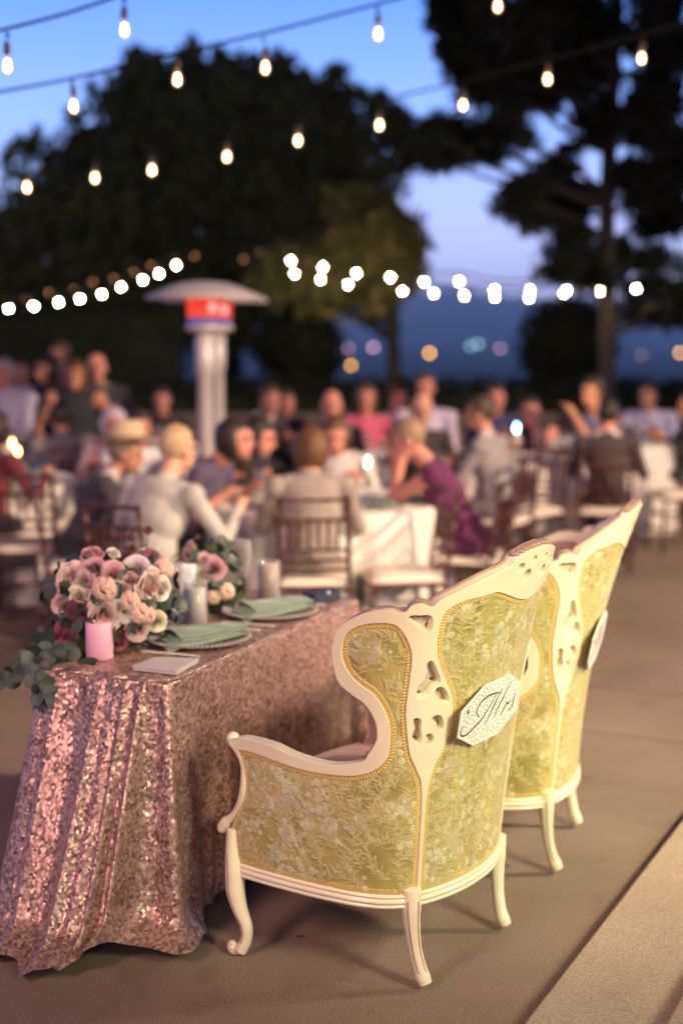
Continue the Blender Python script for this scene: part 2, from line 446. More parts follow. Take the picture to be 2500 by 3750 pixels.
# evening air between the terrace and the far ridge
def haze():
    m = bpy.data.materials.new('evening_haze'); m.use_nodes = True; nt = m.node_tree; nt.nodes.clear()
    o = nt.nodes.new('ShaderNodeOutputMaterial'); v = nt.nodes.new('ShaderNodeVolumePrincipled')
    v.inputs['Color'].default_value = (.86, .92, 1, 1); v.inputs['Density'].default_value = HAZE; v.inputs['Anisotropy'].default_value = .82
    nt.links.new(v.outputs[0], o.inputs['Volume'])
    b = MB().box((0, 4400, 115), (15200, 9400, 390))
    b.build('haze', m, None, False, kind='stuff')
HAZE = 1.4e-4
haze()

# ---------------------------------------------------------------- lamps down in the valley
M_POST = mat('galvanised_post', (.2, .2, .2), .5, .8)
def valley_lamp(label, p, colr, strength, r=.42):
    t = thing('street_lamp', label, 'street lamp', (p[0], p[1], p[2] - 7.), 0, 'street lamps down in the valley')
    MB().tube([(0, 0, -3), (0, 0, 6.6)], [.12, .08], 6).build('pole', M_POST, t)
    me_ = MB().ell((0, 0, 7), (r, r, r), 10, 6).mesh('globe')
    ob('lantern', me_, mat('lantern_glow_%d_%d' % (int(colr[0] * 100 + colr[2] * 10), int(strength)), (.02, .02, .02), .4, emit=colr, estr=strength), t)
VL = [('pale blue lamp far away right of the patio heaters, left one of the pair', (-28.208, 400.000, -2.200), (.35, .62, 1.), 34),
      ('pale blue lamp far away right of the patio heaters, right one of the pair', (-25.050, 402.000, -2.219), (.35, .58, 1.), 30),
      ('amber lamp close beside the patio heater poles', (-28.563, 380.000, -5.331), (1., .48, .04), 12),
      ('brightest amber lamp low in the valley between the slim trunk and the evergreen', (2.546, 380.000, -7.862), (1., .46, .05), 14),
      ('faint amber lamp under the evergreen', (-4.285, 380.000, -9.475), (1., .5, .1), 3.5),
      ('faint pink lamp left of the slim trunk', (2.044, 420.000, -3.921), (1., .5, .6), 4),
      ('pinkish lamp just left of the slim bare trunk', (9.323, 420.000, -3.667), (.9, .5, .7), 9),
      ('bright amber lamp in the open valley right of the slim trunk', (23.968, 390.000, -4.810), (1., .46, .03), 20),
      ('faint teal lamp in the middle of the valley', (37.800, 420.000, -3.286), (.35, .8, .9), 6),
      ('pale teal lamp in the middle of the valley', (40.568, 425.000, -2.705), (.5, .8, .9), 6),
      ('mauve lamp left of the ball shrub by the pine', (46.493, 420.000, -3.921), (.8, .4, .6), 6),
      ('dim mauve lamp low right of the ball shrub', (87.927, 420.000, -5.825), (.8, .45, .5), 2.5),
      ('amber lamp at the far right edge of the valley', (94.433, 400.000, -4.858), (1., .5, .12), 16)]
for lb, p, c, s in VL: valley_lamp(lb, p, c, s)

# ---------------------------------------------------------------- string lights
M_CORD = mat('black_cord', (.006, .006, .007), .8, spec=.1)
M_SOCK = mat('brown_socket', (.035, .018, .012), .5)
M_GLASSB = bpy.data.materials.new('clear_bulb_glass'); M_GLASSB.use_nodes = True
def _bulbglass():
    nt = M_GLASSB.node_tree; nt.nodes.clear(); N = nt.nodes.new; L = nt.links.new
    o = N('ShaderNodeOutputMaterial'); tr = N('ShaderNodeBsdfTransparent'); gl = N('ShaderNodeBsdfGlossy'); gl.inputs['Roughness'].default_value = .05
    em = N('ShaderNodeEmission'); em.inputs['Color'].default_value = (1, .62, .38, 1); em.inputs['Strength'].default_value = .38
    tr.inputs['Color'].default_value = (.8, .75, .7, 1)
    m1 = N('ShaderNodeMixShader'); m1.inputs[0].default_value = .06; a = N('ShaderNodeAddShader')
    L(tr.outputs[0], m1.inputs[1]); L(gl.outputs[0], m1.inputs[2]); L(m1.outputs[0], a.inputs[0]); L(em.outputs[0], a.inputs[1]); L(a.outputs[0], o.inputs[0])
_bulbglass()
M_FIL = mat('glowing_filament', (0, 0, 0), .5, emit=(1, .66, .34), estr=34)
M_FARB = mat('glowing_bulb', (0, 0, 0), .5, emit=(1, .80, .52), estr=120)
M_FARW = mat('glowing_white_bulb', (0, 0, 0), .5, emit=(1, .74, .44), estr=1200)
M_DIMB = mat('dim_amber_bulb', (0, 0, 0), .5, emit=(1, .42, .2), estr=5)
me_sock = MB().lathe([(0, .075), (.012, .075), (.016, .06), (.021, .055), (.021, .0), (.017, -.004), (0, -.004)], n=12).mesh('lamp_socket')
me_glass = MB().lathe([(.013, 0), (.015, -.015), (.024, -.04), (.031, -.064), (.031, -.082), (.024, -.101), (.012, -.111), (0, -.114)], n=16).mesh('bulb')
me_fil = MB().lathe([(0, -.028), (.009, -.036), (.014, -.058), (.016, -.078), (.012, -.092), (0, -.098)], n=10).mesh('filament')
me_farb = MB().ell((0, 0, -.03), (.0105, .0105, .012), 10, 8).mesh('bulb')

def strand(label, cordpts, bulbs, near=True, material=None, drop=.05, lampscale=1.):
    """cord through points (world), bulbs hanging at the given world positions"""
    c = catmull(cordpts, 10)
    t = thing('string_light', label, 'string lights', tuple(c[0]), 0, 'festoon strands above the terrace')
    off = np.array(t.location)
    MB().tube(c - off, .0075 if near else .009, 6).build('cord', M_CORD, t)
    for i, b in enumerate(bulbs):
        b = np.array(b, float)
        if near:
            # socket hangs from the cord on a short lead
            k = np.argmin(((c[:, :2] - b[:2]) ** 2).sum(1)); top = c[k]
            mb_ = MB(); mb_.tube([top - b, (0, 0, .07)], .004, 5); mb_.ell(top - b, (.014, .014, .016), 8, 6)
            so = ob('lamp_socket', me_sock, M_SOCK, t); so.location = tuple(b - off); so.scale = (.76, .76, .76)
            mb_.build('lead', M_CORD, so)
            g = ob('bulb', me_glass, M_GLASSB, so)
            ob('filament', me_fil, M_FIL, so)
        else:
            g = ob('bulb', me_farb, material or M_FARB, t); g.location = tuple(b - off); g.scale = (lampscale,) * 3

# near strands: bulb base height is given, cord runs above it
def cordup(P_, h): return [(p[0], p[1], p[2] + h) for p in P_]
A = [(-1.500, 6.600, 3.002), (-1.015, 6.900, 3.219)]
strand('nearest strand crossing the top left corner with two glowing bulbs', [(-1.950, 6.300, 2.919), (-1.713, 6.400, 3.011), (-1.495, 6.600, 3.114), (-1.264, 6.750, 3.211), (-1.013, 6.900, 3.331), (-0.474, 7.200, 3.594), (0.261, 7.700, 4.044)], A)
B = [(-1.390, 7.600, 2.975), (-0.850, 7.600, 3.111), (-0.399, 7.700, 3.188), (0.194, 7.800, 3.378), (0.836, 7.900, 3.543)]
strand('second strand sloping up over the round evergreen with five glowing bulbs', [(-2.288, 7.500, 2.877), (-1.748, 7.500, 2.983), (-1.397, 7.600, 3.067), (-0.853, 7.600, 3.194), (-0.410, 7.700, 3.312), (0.189, 7.800, 3.483), (0.827, 7.900, 3.673), (1.679, 8.000, 3.931)], B)
C = [(-2.250, 10.400, 2.834), (-1.745, 10.300, 2.890), (-1.327, 10.200, 2.933), (-0.794, 10.100, 3.013), (-0.298, 10.000, 3.109), (0.257, 9.900, 3.199), (0.813, 9.800, 3.315), (1.362, 9.700, 3.467), (1.959, 9.600, 3.582)]
strand('third strand hanging lower, its nine bulbs running from evergreen to pine', [(-3.095, 10.500, 2.872), (-2.252, 10.400, 2.962), (-1.746, 10.300, 3.017), (-1.328, 10.200, 3.061), (-0.795, 10.100, 3.140), (-0.301, 10.000, 3.222), (0.253, 9.900, 3.311), (0.803, 9.800, 3.420), (1.363, 9.700, 3.543), (1.962, 9.600, 3.681), (2.568, 9.500, 3.851)], C)
# far strands
FL = [(-3.472, 15.000, 2.014), (-3.229, 15.100, 2.043), (-2.987, 15.200, 2.081), (-2.779, 15.300, 2.124), (-2.563, 15.400, 2.173), (-2.367, 15.500, 2.250), (-2.150, 15.600, 2.332), (-1.982, 15.700, 2.401), (-1.807, 15.800, 2.499)]
strand('far strand left of the patio heater with white round glowing bulbs', cordup([(-3.811, 14.900, 1.982)] + FL + [(-1.616, 15.900, 2.598), (-1.272, 16.000, 2.807)], .07), FL, False, M_FARW, lampscale=.92)
FR1 = [(-0.213, 16.400, 2.502), (0.168, 16.400, 2.433), (0.555, 16.400, 2.384), (0.937, 16.400, 2.331), (1.338, 16.400, 2.340), (1.741, 16.400, 2.257), (2.148, 16.400, 2.247), (2.560, 16.400, 2.242), (2.996, 16.400, 2.233), (3.442, 16.400, 2.262), (3.877, 16.400, 2.321)]
strand('far upper strand running from the evergreen to the right edge', cordup([(-1.107, 16.400, 2.736), (-0.574, 16.400, 2.575)] + FR1 + [(4.291, 16.400, 2.394)], .07), [(-0.574, 16.400, 2.575)] + FR1, False, M_FARW, lampscale=.92)
FR2 = [(-0.476, 14.600, 2.357), (-0.212, 14.600, 2.301), (0.066, 14.600, 2.248), (0.618, 14.600, 2.183), (0.936, 14.600, 2.161), (1.246, 14.600, 2.139), (1.555, 14.600, 2.126), (1.900, 14.600, 2.117), (2.253, 14.600, 2.161), (2.623, 14.600, 2.183), (2.985, 14.600, 2.209), (3.372, 14.600, 2.261)]
strand('far lower strand dipping behind the guests towards the right edge', cordup([(-0.987, 14.600, 2.501), (-0.723, 14.600, 2.431)] + FR2 + [(3.776, 14.600, 2.327)], .065), FR2, False, M_FARW, lampscale=.86)
FD = [(-4.464, 19.000, 2.191), (-4.164, 19.000, 2.208), (-3.863, 19.000, 2.276), (-3.529, 19.000, 2.321), (-3.279, 19.000, 2.424), (-2.997, 19.000, 2.469), (-2.731, 19.000, 2.548), (-2.500, 19.000, 2.639), (-2.247, 19.000, 2.718), (-1.931, 19.000, 2.757), (-1.284, 19.000, 2.718), (-1.077, 19.000, 2.803), (0.425, 19.000, 2.361)]
strand('dimmest strand farthest back with small amber bulbs', cordup(FD[:9] + [(-1.931, 19.000, 2.757), (-1.284, 19.000, 2.718), (-1.077, 19.000, 2.803), (-0.482, 19.000, 2.605), (0.425, 19.000, 2.361)], .06), FD, False, M_DIMB, lampscale=1.0)

# ---------------------------------------------------------------- patio heaters
M_STEEL = mat('brushed_steel', (.66, .60, .57), .5, .3, c2=(.58, .53, .50), scale=6)
M_HRED = mat('glowing_burner_mesh', (.05, .01, .01), .6, emit=(1., .06, .025), estr=1.0)
M_HBLUE = mat('gas_flame', (.02, .02, .05), .6, emit=(.3, .22, .75), estr=.32)
M_HHOT = mat('hot_spot', (.05, .03, .03), .6, emit=(1., .55, .5), estr=1.2)
def heater(label, x, y, s=1.):
    t = thing('patio_heater', label, 'patio heater', (x, y, 0), 0, 'gas patio heaters')
    MB().lathe([(0, .0), (.24, .0), (.25, .03), (.25, .05), (.2, .07), (.2, .62), (.19, .68), (.12, .72), (0, .72)], n=24).build('tank_cover', M_STEEL, t)
    MB().lathe([(.052, .7), (.052, 1.46), (.066, 1.48), (.066, 1.72), (.045, 1.73)], n=18).build('pole', M_STEEL, t)
    hd = MB().lathe([(.045, 1.72), (.06, 1.75), (.12, 1.765), (.13, 1.79), (.13, 1.805), (.0, 1.81)], n=24).build('burner_head', M_STEEL, t)
    MB().lathe([(.113, 1.806), (.116, 1.86), (.0, 1.862)], n=24).build('flame_ring', M_HBLUE, hd)
    MB().lathe([(.116, 1.862), (.120, 1.985), (0, 1.99)], n=28).build('burner_screen', M_HRED, hd)
    MB().ell((.07, -.115, 1.925), (.03, .012, .03), 10, 6).build('hot_spot', M_HHOT, hd)
    MB().lathe([(.40, 1.985), (.405, 1.995), (.40, 2.0), (.27, 2.06), (.16, 2.095), (.07, 2.105), (0, 2.108), (0, 2.098), (.15, 2.085), (.27, 2.05), (.395, 1.985)], n=36).build('reflector_hood', M_STEEL, t)
    for k in range(3):
        a = k * 2.1 + .4
        MB().tube([(.1 * math.cos(a), .1 * math.sin(a), 1.8), (.13 * math.cos(a), .13 * math.sin(a), 2.07)], .006, 5).build('hood_bracket', M_STEEL, hd)
heater('steel patio heater in front of the other, glowing red under its dome', -.955, 10.0)
heater('steel patio heater standing just behind and right of the other heater', -.965, 11.1)

# ================================================================ GUEST TABLES, CHAIRS, PEOPLE
M_LINEN = mat('white_linen', (.74, .68, .62), .85, bump=.15, bscale=90, sheen=.2)
M_WOODT = mat('table_ply', (.3, .2, .12), .6)
def glass_mat(name, tint, glossf=.13, rough=.03):
    m = bpy.data.materials.new(name); m.use_nodes = True
    nt = m.node_tree; nt.nodes.clear(); N = nt.nodes.new; L = nt.links.new
    o = N('ShaderNodeOutputMaterial'); tr = N('ShaderNodeBsdfTransparent'); tr.inputs['Color'].default_value = tint + (1,)
    gl = N('ShaderNodeBsdfPrincipled'); gl.inputs['Roughness'].default_value = rough; gl.inputs['Base Color'].default_value = (.62, .56, .56, 1); gl.inputs['Specular IOR Level'].default_value = .9  # pale diffuse base paints in bright reflections along the glass edges
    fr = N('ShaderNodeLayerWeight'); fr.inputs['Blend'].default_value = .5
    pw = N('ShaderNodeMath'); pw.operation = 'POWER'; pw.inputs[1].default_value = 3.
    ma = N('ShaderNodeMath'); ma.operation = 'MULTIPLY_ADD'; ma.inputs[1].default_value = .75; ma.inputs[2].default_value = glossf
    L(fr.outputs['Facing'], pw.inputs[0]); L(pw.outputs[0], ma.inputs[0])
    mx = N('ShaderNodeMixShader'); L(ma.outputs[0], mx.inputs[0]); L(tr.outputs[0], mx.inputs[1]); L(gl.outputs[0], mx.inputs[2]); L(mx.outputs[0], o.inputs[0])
    return m
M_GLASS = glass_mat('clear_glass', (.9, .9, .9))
M_WAX = mat('ivory_wax', (.75, .68, .55), .5, sub=.3)
M_FLAME = mat('candle_flame', (0, 0, 0), .5, emit=(1, .72, .36), estr=60)
M_NAPK = mat('sage_napkin', (.105, .165, .12), .85, c2=(.13, .20, .145), scale=30, bump=.2, bscale=150, sheen=.3)
M_PLATE = mat('white_china', (.7, .68, .64), .25)

def round_cloth(label, x, y, r, seed):
    g = np.random.default_rng(seed)
    t = thing('guest_table', label.replace('white cloth draped over', 'table under the cloth of'), 'table', (x, y, 0), 0, 'round guest tables')
    MB().lathe([(0, .735), (r - .01, .735), (r - .01, .757), (0, .757)], n=32).build('tabletop', M_WOODT, t)
    for k in range(4):
        a = k * PI / 2 + .6
        MB().tube([(.35 * math.cos(a), .35 * math.sin(a), .735), (.45 * math.cos(a), .45 * math.sin(a), .0)], .018, 6).build('leg', M_STEEL, t)
    n = 160; a = np.arange(n) * 2 * PI / n
    f = np.zeros(n)
    for k in range(7, 26):
        f += g.normal() * np.sin(k * a + g.uniform(0, 6.28)) / 2.6
    rings = []
    for q in (0, .5, .92, .985, 1.0): rings.append((np.full(n, r * q), np.full(n, .766)))
    for v in np.linspace(.02, 1, 18):
        rad = r + .012 + (.05 + .035 * f) * v ** .8
        rings.append((rad, np.full(n, .762 - .754 * v)))
    V = np.concatenate([np.stack([R_ * np.cos(a), R_ * np.sin(a), Z], -1) for R_, Z in rings])
    ob('tablecloth', mesh_np('tablecloth', V, grid_faces(len(rings), n, False, True)), M_LINEN, None, label, 'tablecloth', 'white cloths on the guest tables', None, (x, y, 0))

TABLES = [('white cloth draped over the middle round table before the woman in taupe', -.10, 8.42, .70),
          ('white cloth draped over the round table at the left edge of the terrace', -2.55, 9.6, .72),
          ('white cloth draped over the shadowed table behind the grey suit', 1.44, 11.35, .66),
          ('white cloth draped over the bright round table at the right edge', 2.33, 12.75, .62),
          ('white cloth draped over the far middle table behind the woman in purple', .40, 11.6, .74),
          ('white cloth draped over the farthest left table beyond the straw hat', -1.9, 12.2, .7)]
for i, (lb, x, y, r) in enumerate(TABLES): round_cloth(lb, x, y, r, 20 + i)

# --- chiavari chair
M_MAHOG = mat('mahogany_lacquer', (.085, .022, .018), .3, c2=(.055, .014, .012), scale=9, coat=.4)
M_CUSH = mat('ivory_cushion', (.72, .62, .52), .8, bump=.15, bscale=60)
def ringed(mb, p, q, r):
    p, q = np.array(p), np.array(q); L_ = np.linalg.norm(q - p); n = max(3, int(L_ / .09))
    P_, rad = [], []
    for k in range(n + 1):
        t = k / n
        for dt, rr in ((-.006, 1.), (0, 1.28), (.006, 1.)):
            tt = min(max(t + dt / L_, 0), 1)
            P_.append(p + (q - p) * tt + 1e-6 * dt); rad.append(r * rr)
    P_ = np.array(P_); keep = np.concatenate([[True], np.linalg.norm(np.diff(P_, axis=0), axis=1) > 1e-4])
    mb.tube(P_[keep], np.array(rad)[keep], 8)
def make_chair():
    t = thing('chiavari_chair', 'mahogany ladder back banquet chair with ivory cushion', 'chair', (0, 0, -50), 0, 'chiavari chairs round the guest tables')
    for sx in (-1, 1):
        m = MB(); ringed(m, (sx * .19, .19, .43), (sx * .2, .21, 0), .015); m.build('leg', M_MAHOG, t)
        m = MB(); ringed(m, (sx * .185, -.19, .43), (sx * .19, -.25, 0), .015); ringed(m, (sx * .185, -.19, .43), (sx * .175, -.26, .92), .014); m.build('leg', M_MAHOG, t)
        m = MB()
        for z in (.14, .27): ringed(m, (sx * .197, .20, z), (sx * .188, -.21, z), .009)
        m.build('stretcher', M_MAHOG, t)
    m = MB()
    for z in (.18, .32): ringed(m, (-.197, .205, z), (.197, .205, z), .009)
    m.build('stretcher', M_MAHOG, t)
    bevel(MB().box((0, 0, .435), (.40, .42, .03)).build('seat', M_MAHOG, t, False), .008)
    g = MB(); nx = 14; xs = np.linspace(-1, 1, nx); X, Y = np.meshgrid(xs, xs, indexing='ij')
    k = (np.abs(X) ** 6 + np.abs(Y) ** 6) ** (1 / 6.)
    h = .45 + .045 * np.clip(1 - k ** 5, 0, 1) ** .5
    V = np.concatenate([np.stack([X * .2, Y * .21, h], -1).reshape(-1, 3), np.stack([X * .2, Y * .21, 0 * X + .449], -1).reshape(-1, 3)])
    F = grid_faces(nx, nx); g.add(V, np.concatenate([F, F[:, ::-1] + nx * nx]))
    g.build('cushion', M_CUSH, t)
    def yb(z): return -.19 - .07 * (z - .43) / .49
    for z in (.905, .80, .64, .585, .53):
        m = MB(); ringed(m, (-.18, yb(z), z), (.18, yb(z), z), .0115 if z > .78 else .010); m.build('back_rail', M_MAHOG, t)
    for k in range(6):
        x = -.125 + k * .05
        m = MB(); ringed(m, (x, yb(.64), .64), (x, yb(.80), .80), .0075); m.build('spindle', M_MAHOG, t)
    return t
chair_proto = make_chair(); chair_used = [False]
def place_chair(x, y, rz, label):
    t = chair_proto if not chair_used[0] else copy_tree(chair_proto)
    chair_used[0] = True
    t.location = (x, y, 0); t.rotation_euler = (0, 0, R(rz)); t['label'] = label
    return t

# --- people
def seg_dist(V, p, q):
    d = q - p; L2 = d @ d + 1e-12
    t = np.clip(((V - p) @ d) / L2, 0, 1)
    return np.linalg.norm(V - (p + t[:, None] * d), axis=1), t
def rotx(a): c, s = math.cos(a), math.sin(a); return np.array([[1, 0, 0], [0, c, -s], [0, s, c]])
def roty(a): c, s = math.cos(a), math.sin(a); return np.array([[c, 0, s], [0, 1, 0], [-s, 0, c]])
def rotz(a): c, s = math.cos(a), math.sin(a); return np.array([[c, -s, 0], [s, c, 0], [0, 0, 1]])
def capsule(mb, p, q, r0, r1, n=12):
    p, q = np.array(p, float), np.array(q, float); d = q - p; L_ = np.linalg.norm(d); d = d / (L_ + 1e-9)
    P_, rr = [], []
    for f in (.98, .8, .45): P_.append(p - d * r0 * f); rr.append(r0 * math.sqrt(1 - f * f))
    P_.append(p); rr.append(r0); P_.append(q); rr.append(r1)
    for f in (.45, .8, .98): P_.append(q + d * r1 * f); rr.append(r1 * math.sqrt(1 - f * f))
    mb.tube(np.array(P_), np.array(rr), n)
SKINS = {}
def skin(k):
    c = {'fair': (.60, .32, .22), 'rosy': (.60, .26, .19), 'tan': (.50, .24, .14), 'brown': (.34, .17, .10)}[k]
    return mat('skin_' + k, c, .5, sub=.15, spec=.4)
def cloth(c):
    return mat('cloth_%02d_%02d_%02d' % tuple(int(v * 99) for v in c), c, .85, c2=tuple(v * .8 for v in c), scale=9, bump=.25, bscale=35, sheen=.1)
M_LIP = mat('lips', (.42, .13, .12), .45)
M_EYE = mat('dark_eye', (.02, .015, .012), .15)
M_SHOE = mat('black_shoe', (.02, .018, .018), .35)
def person(label, head, heading, lean=10, side=0, top=(.3, .3, .3), bottom=(.02, .02, .022), hair='short', hairc=(.06, .035, .02), sk='fair', sleeve=1., shirt=None, tie=None, pose='table', yaw=0, pitch=0, stand=False, hat=False, skirt=False, build=1., armL=None, armR=None, chair=None, vox=.0105, glasses=False):
    """head: world position of the head centre; heading: degrees, 0 looks away from the camera"""
    hz = .53 if not stand else .86
    T = rotx(R(-lean)) @ roty(R(side))
    hoff = T @ np.array([0, .035, .685])
    k = np.clip((head[2] - hz) / hoff[2], .80, 1.2)
    H = rotz(R(heading))
    hip_w = np.array(head) - np.append((H @ (hoff * k))[:2], 0); hip_w[2] = 0
    hip = np.array([0, 0, hz])
    tl = lambda v: hip + (T @ (np.array(v, float) * np.array([1, 1, k])))
    b = build
    mb = MB(); regs = []
    def reg(p, q, r, m): regs.append((np.array(p, float), np.array(q, float), r, m))
    def C(p, q, r0, r1, m): capsule(mb, p, q, r0, r1); reg(p, q, (r0 + r1) / 2, m)
    def E(c, r, m, rot=None): mb.ell(c, r, 16, 10, rot); reg(c, c, float(np.mean(r)), m)
    rt = (R(-lean), R(side), 0)
    # trunk
    E(tl((0, -.01, .02)), (.165 * b, .125 * b, .12), 2, rt)
    E(tl((0, 0, .14)), (.145 * b, .112 * b, .15), 1, rt)
    E(tl((0, .0, .32)), (.165 * b, .12 * b, .18), 1, rt)
    E(tl((0, -.012, .43)), (.17 * b, .098, .10), 1, rt)
    C(tl((-.12 * b, -.01, .465)), tl((.12 * b, -.01, .465)), .06, .06, 1)
    C(tl((0, -.01, .49)), tl((0, .02, .60)), .062, .052, 0)
    # head
    hc = tl((0, .035, .685)); HR = rotz(R(yaw)) @ rotx(R(-pitch))
    hd = lambda v: hc + HR @ np.array(v, float)
    hrot = (R(-pitch), 0, R(yaw))
    E(hd((0, -.012, .025)), (.075, .093, .095), 0, hrot)
    E(hd((0, .028, -.045)), (.057, .06, .068), 0, hrot)
    E(hd((0, .06, -.09)), (.026, .026, .024), 0, hrot)
    C(hd((0, .086, .005)), hd((0, .105, -.028)), .010, .014, 0)
    C(hd((-.03, .083, .028)), hd((.03, .083, .028)), .012, .012, 0)
    for s in (-1, 1): E(hd((s * .076, -.01, -.012)), (.013, .022, .03), 0, hrot)
    E(hd((0, .084, -.062)), (.024, .013, .009), 4, hrot)
    # shirt front and collar
    if shirt:
        for z, y in ((.50, .055), (.42, .095), (.34, .122)): E(tl((0, y - .02, z)), (.04 if z > .4 else .03, .03, .06), 5, rt)
        C(tl((-.05, -.0, .515)), tl((.05, -.0, .515)), .05, .05, 5)
    # legs
    if not stand:
        for s in (-1, 1):
            kn = np.array([s * .12, .43, .50]); an = np.array([s * .125, .40, .09])
            if skirt: kn[0] = s * .09; an[0] = s * .08
            C(hip + np.array([s * .09, .0, .0]), kn, .092 * b, .062, 2); C(kn, an, .058, .040, 2 if not skirt else 0)
            C(an + np.array([0, -.03, -.045]), an + np.array([0, .15, -.055]), .036, .03, 3)
        if skirt: C(hip + np.array([0, .05, .0]), np.array([0, .38, .5]), .13, .10, 2)
    else:
        for s in (-1, 1):
            kn = np.array([s * .095, .02, .46]); an = np.array([s * .1, -.01, .09])
            C(hip + np.array([s * .09, 0, -.02]), kn, .088 * b, .058, 2); C(kn, an, .055, .042, 2)
            C(an + np.array([0, -.03, -.045]), an + np.array([0, .15, -.055]), .036, .03, 3)
    # arms
    if pose == 'table': dl, dr = (-.17, .40, .83), (.17, .38, .83)
    elif pose == 'lap': dl, dr = (-.12, .30, .66), (.12, .28, .66)
    elif pose == 'down': dl, dr = (-.24, .06, .80), (.24, .06, .80)
    elif pose == 'hold': dl, dr = (-.10, .30, 1.08), (.14, .26, 1.0)
    else: dl, dr = pose
    for s, w in ((-1, armL or dl), (1, armR or dr)):
        sh = tl((s * .185 * b, -.01, .455)); w = np.array(w, float)
        a, c = .285, .255
        d = w - sh; Ld = np.linalg.norm(d)
        if Ld > a + c - .01: w = sh + d / Ld * (a + c - .01); d = w - sh; Ld = a + c - .01
        x = (a * a - c * c + Ld * Ld) / (2 * Ld); hgt = math.sqrt(max(a * a - x * x, 0)); u = d / Ld
        pole = np.array([s * .5, -.25, -1.]); pole -= u * (pole @ u); pole /= np.linalg.norm(pole)
        el = sh + u * x + pole * hgt
        E(sh, (.062 * b, .062, .066), 1 if sleeve > 0 else 0, rt)
        C(sh, el, .050 * b, .041, 1 if sleeve >= .4 else 0); C(el, w, .040, .029, 1 if sleeve >= .9 else 0)
        f = (w - el) / np.linalg.norm(w - el)
        lat = np.cross(f, [0, 0, 1.]); lat = lat / (np.linalg.norm(lat) + 1e-6); nrm = np.cross(lat, f)
        if nrm[2] > 0: nrm = -nrm
        C(w, w + f * .06, .028, .034, 0)
        for q in range(4):
            o_ = lat * (q - 1.5) * .019; l_ = (.036, .043, .040, .032)[q]
            p0 = w + f * .075 + o_; p1 = p0 + (f * .9 + nrm * .35) * l_; p2 = p1 + (f * .55 + nrm * .8) * l_ * .8
            C(p0, p1, .0095, .009, 0); C(p1, p2, .009, .0075, 0)
        p0 = w + f * .03 + lat * s * -.028; p1 = p0 + (f * .6 - lat * s * .75 + nrm * .2) * .04
        C(p0, p1, .011, .0095, 0); C(p1, p1 + (f * .9 + nrm * .3) * .028, .0095, .008, 0)
    # fuse into one continuous surface
    me = mb.mesh('body_raw'); tmp = bpy.data.objects.new('tmp', me); col.objects.link(tmp)
    md = tmp.modifiers.new('r', 'REMESH'); md.mode = 'VOXEL'; md.voxel_size = vox
    sm = tmp.modifiers.new('s', 'SMOOTH'); sm.factor = .5; sm.iterations = 3
    dg = bpy.context.evaluated_depsgraph_get(); dg.update()
    body = bpy.data.meshes.new_from_object(tmp.evaluated_get(dg)); body.name = 'person'
    bpy.data.objects.remove(tmp); bpy.data.meshes.remove(me)
    n = len(body.vertices); V = np.empty(n * 3, np.float32); body.vertices.foreach_get('co', V); V = V.reshape(-1, 3).astype(float)
    best = np.full(n, 1e9); mi = np.zeros(n, int)
    for p, q, r, m in regs:
        d_, _ = seg_dist(V, p, q); d_ = d_ - r
        if m == 4: d_ = np.where(d_ < .003, d_ - .02, 9)
        if m == 5: d_ = d_ - .012
        k_ = d_ < best; best[k_] = d_[k_]; mi[k_] = m
    fc = np.empty(len(body.loops), np.int32); body.loops.foreach_get('vertex_index', fc)
    st = np.empty(len(body.polygons), np.int32); body.polygons.foreach_get('loop_start', st)
    body.polygons.foreach_set('use_smooth', np.ones(len(body.polygons), bool))
    o = ob('person', body, [skin(sk), cloth(top), cloth(bottom), M_SHOE, M_LIP, cloth(shirt or top)], None, label, 'person', 'wedding guests')
    body.polygons.foreach_set('material_index', mi[fc[st]].astype(np.int32)); body.update()
    o.location = tuple(hip_w); o.rotation_euler = (0, 0, R(heading))
    for s in (-1, 1):
        MB().ell(hd((s * .030, .083, .006)), (.012, .009, .009), 8, 6).build('eye', M_EYE, o)
    if hair != 'bald':
        g = np.random.default_rng(abs(hash(label)) % 9999 if False else len(label) * 7 + int(heading) % 97)
        hm = mat('hair_%02d_%02d_%02d' % tuple(int(v * 99) for v in hairc), hairc, .55, c2=tuple(v * .55 for v in hairc), scale=40, bump=.5, bscale=90)
        spec_ = {'short': ((0, -.018, .036), (.084, .098, .098), .055, .035), 'bob': ((0, -.024, .004), (.100, .112, .128), .062, .03), 'long': ((0, -.024, .004), (.102, .112, .13), .062, .03), 'updo': ((0, -.024, .03), (.09, .102, .106), .06, .03), 'fringe': ((0, -.03, -.005), (.084, .085, .06), 9, .0)}[hair]
        c0, r0, zf, yf = spec_
        th = np.linspace(0, PI, 19); a = np.arange(28) * 2 * PI / 28
        Dv = np.stack([np.sin(th)[:, None] * np.cos(a), np.sin(th)[:, None] * np.sin(a), np.repeat(np.cos(th)[:, None], 28, 1)], -1).reshape(-1, 3)
        W = Dv * np.array(r0) * (1 + .035 * np.sin(Dv[:, :1] * 17 + 2) * np.sin(Dv[:, 1:2] * 15) + .012 * g.normal(size=(len(Dv), 1))) + np.array(c0)
        face = (W[:, 1] > yf) & (W[:, 2] < zf)
        W[face] = W[face] * np.array([.75, .55, .8])
        low = W[:, 2] < (-.06 if hair in ('short', 'updo', 'fringe') else -.115)
        W[low] = W[low] * np.array([.75, .75, 1.]) + np.array([0, -.012, 0])
        hmb = MB(); hmb.add(W @ HR.T + hc, grid_faces(19, 28, False, True))
        if hair == 'long':
            hmb.ell(hc + HR @ np.array([0, -.065, -.12]), (.09, .05, .17), 14, 10)
        if hair == 'updo': hmb.ell(hc + HR @ np.array([0, -.11, .06]), (.045, .04, .045), 12, 8)
        hmb.build('hair', hm, o)
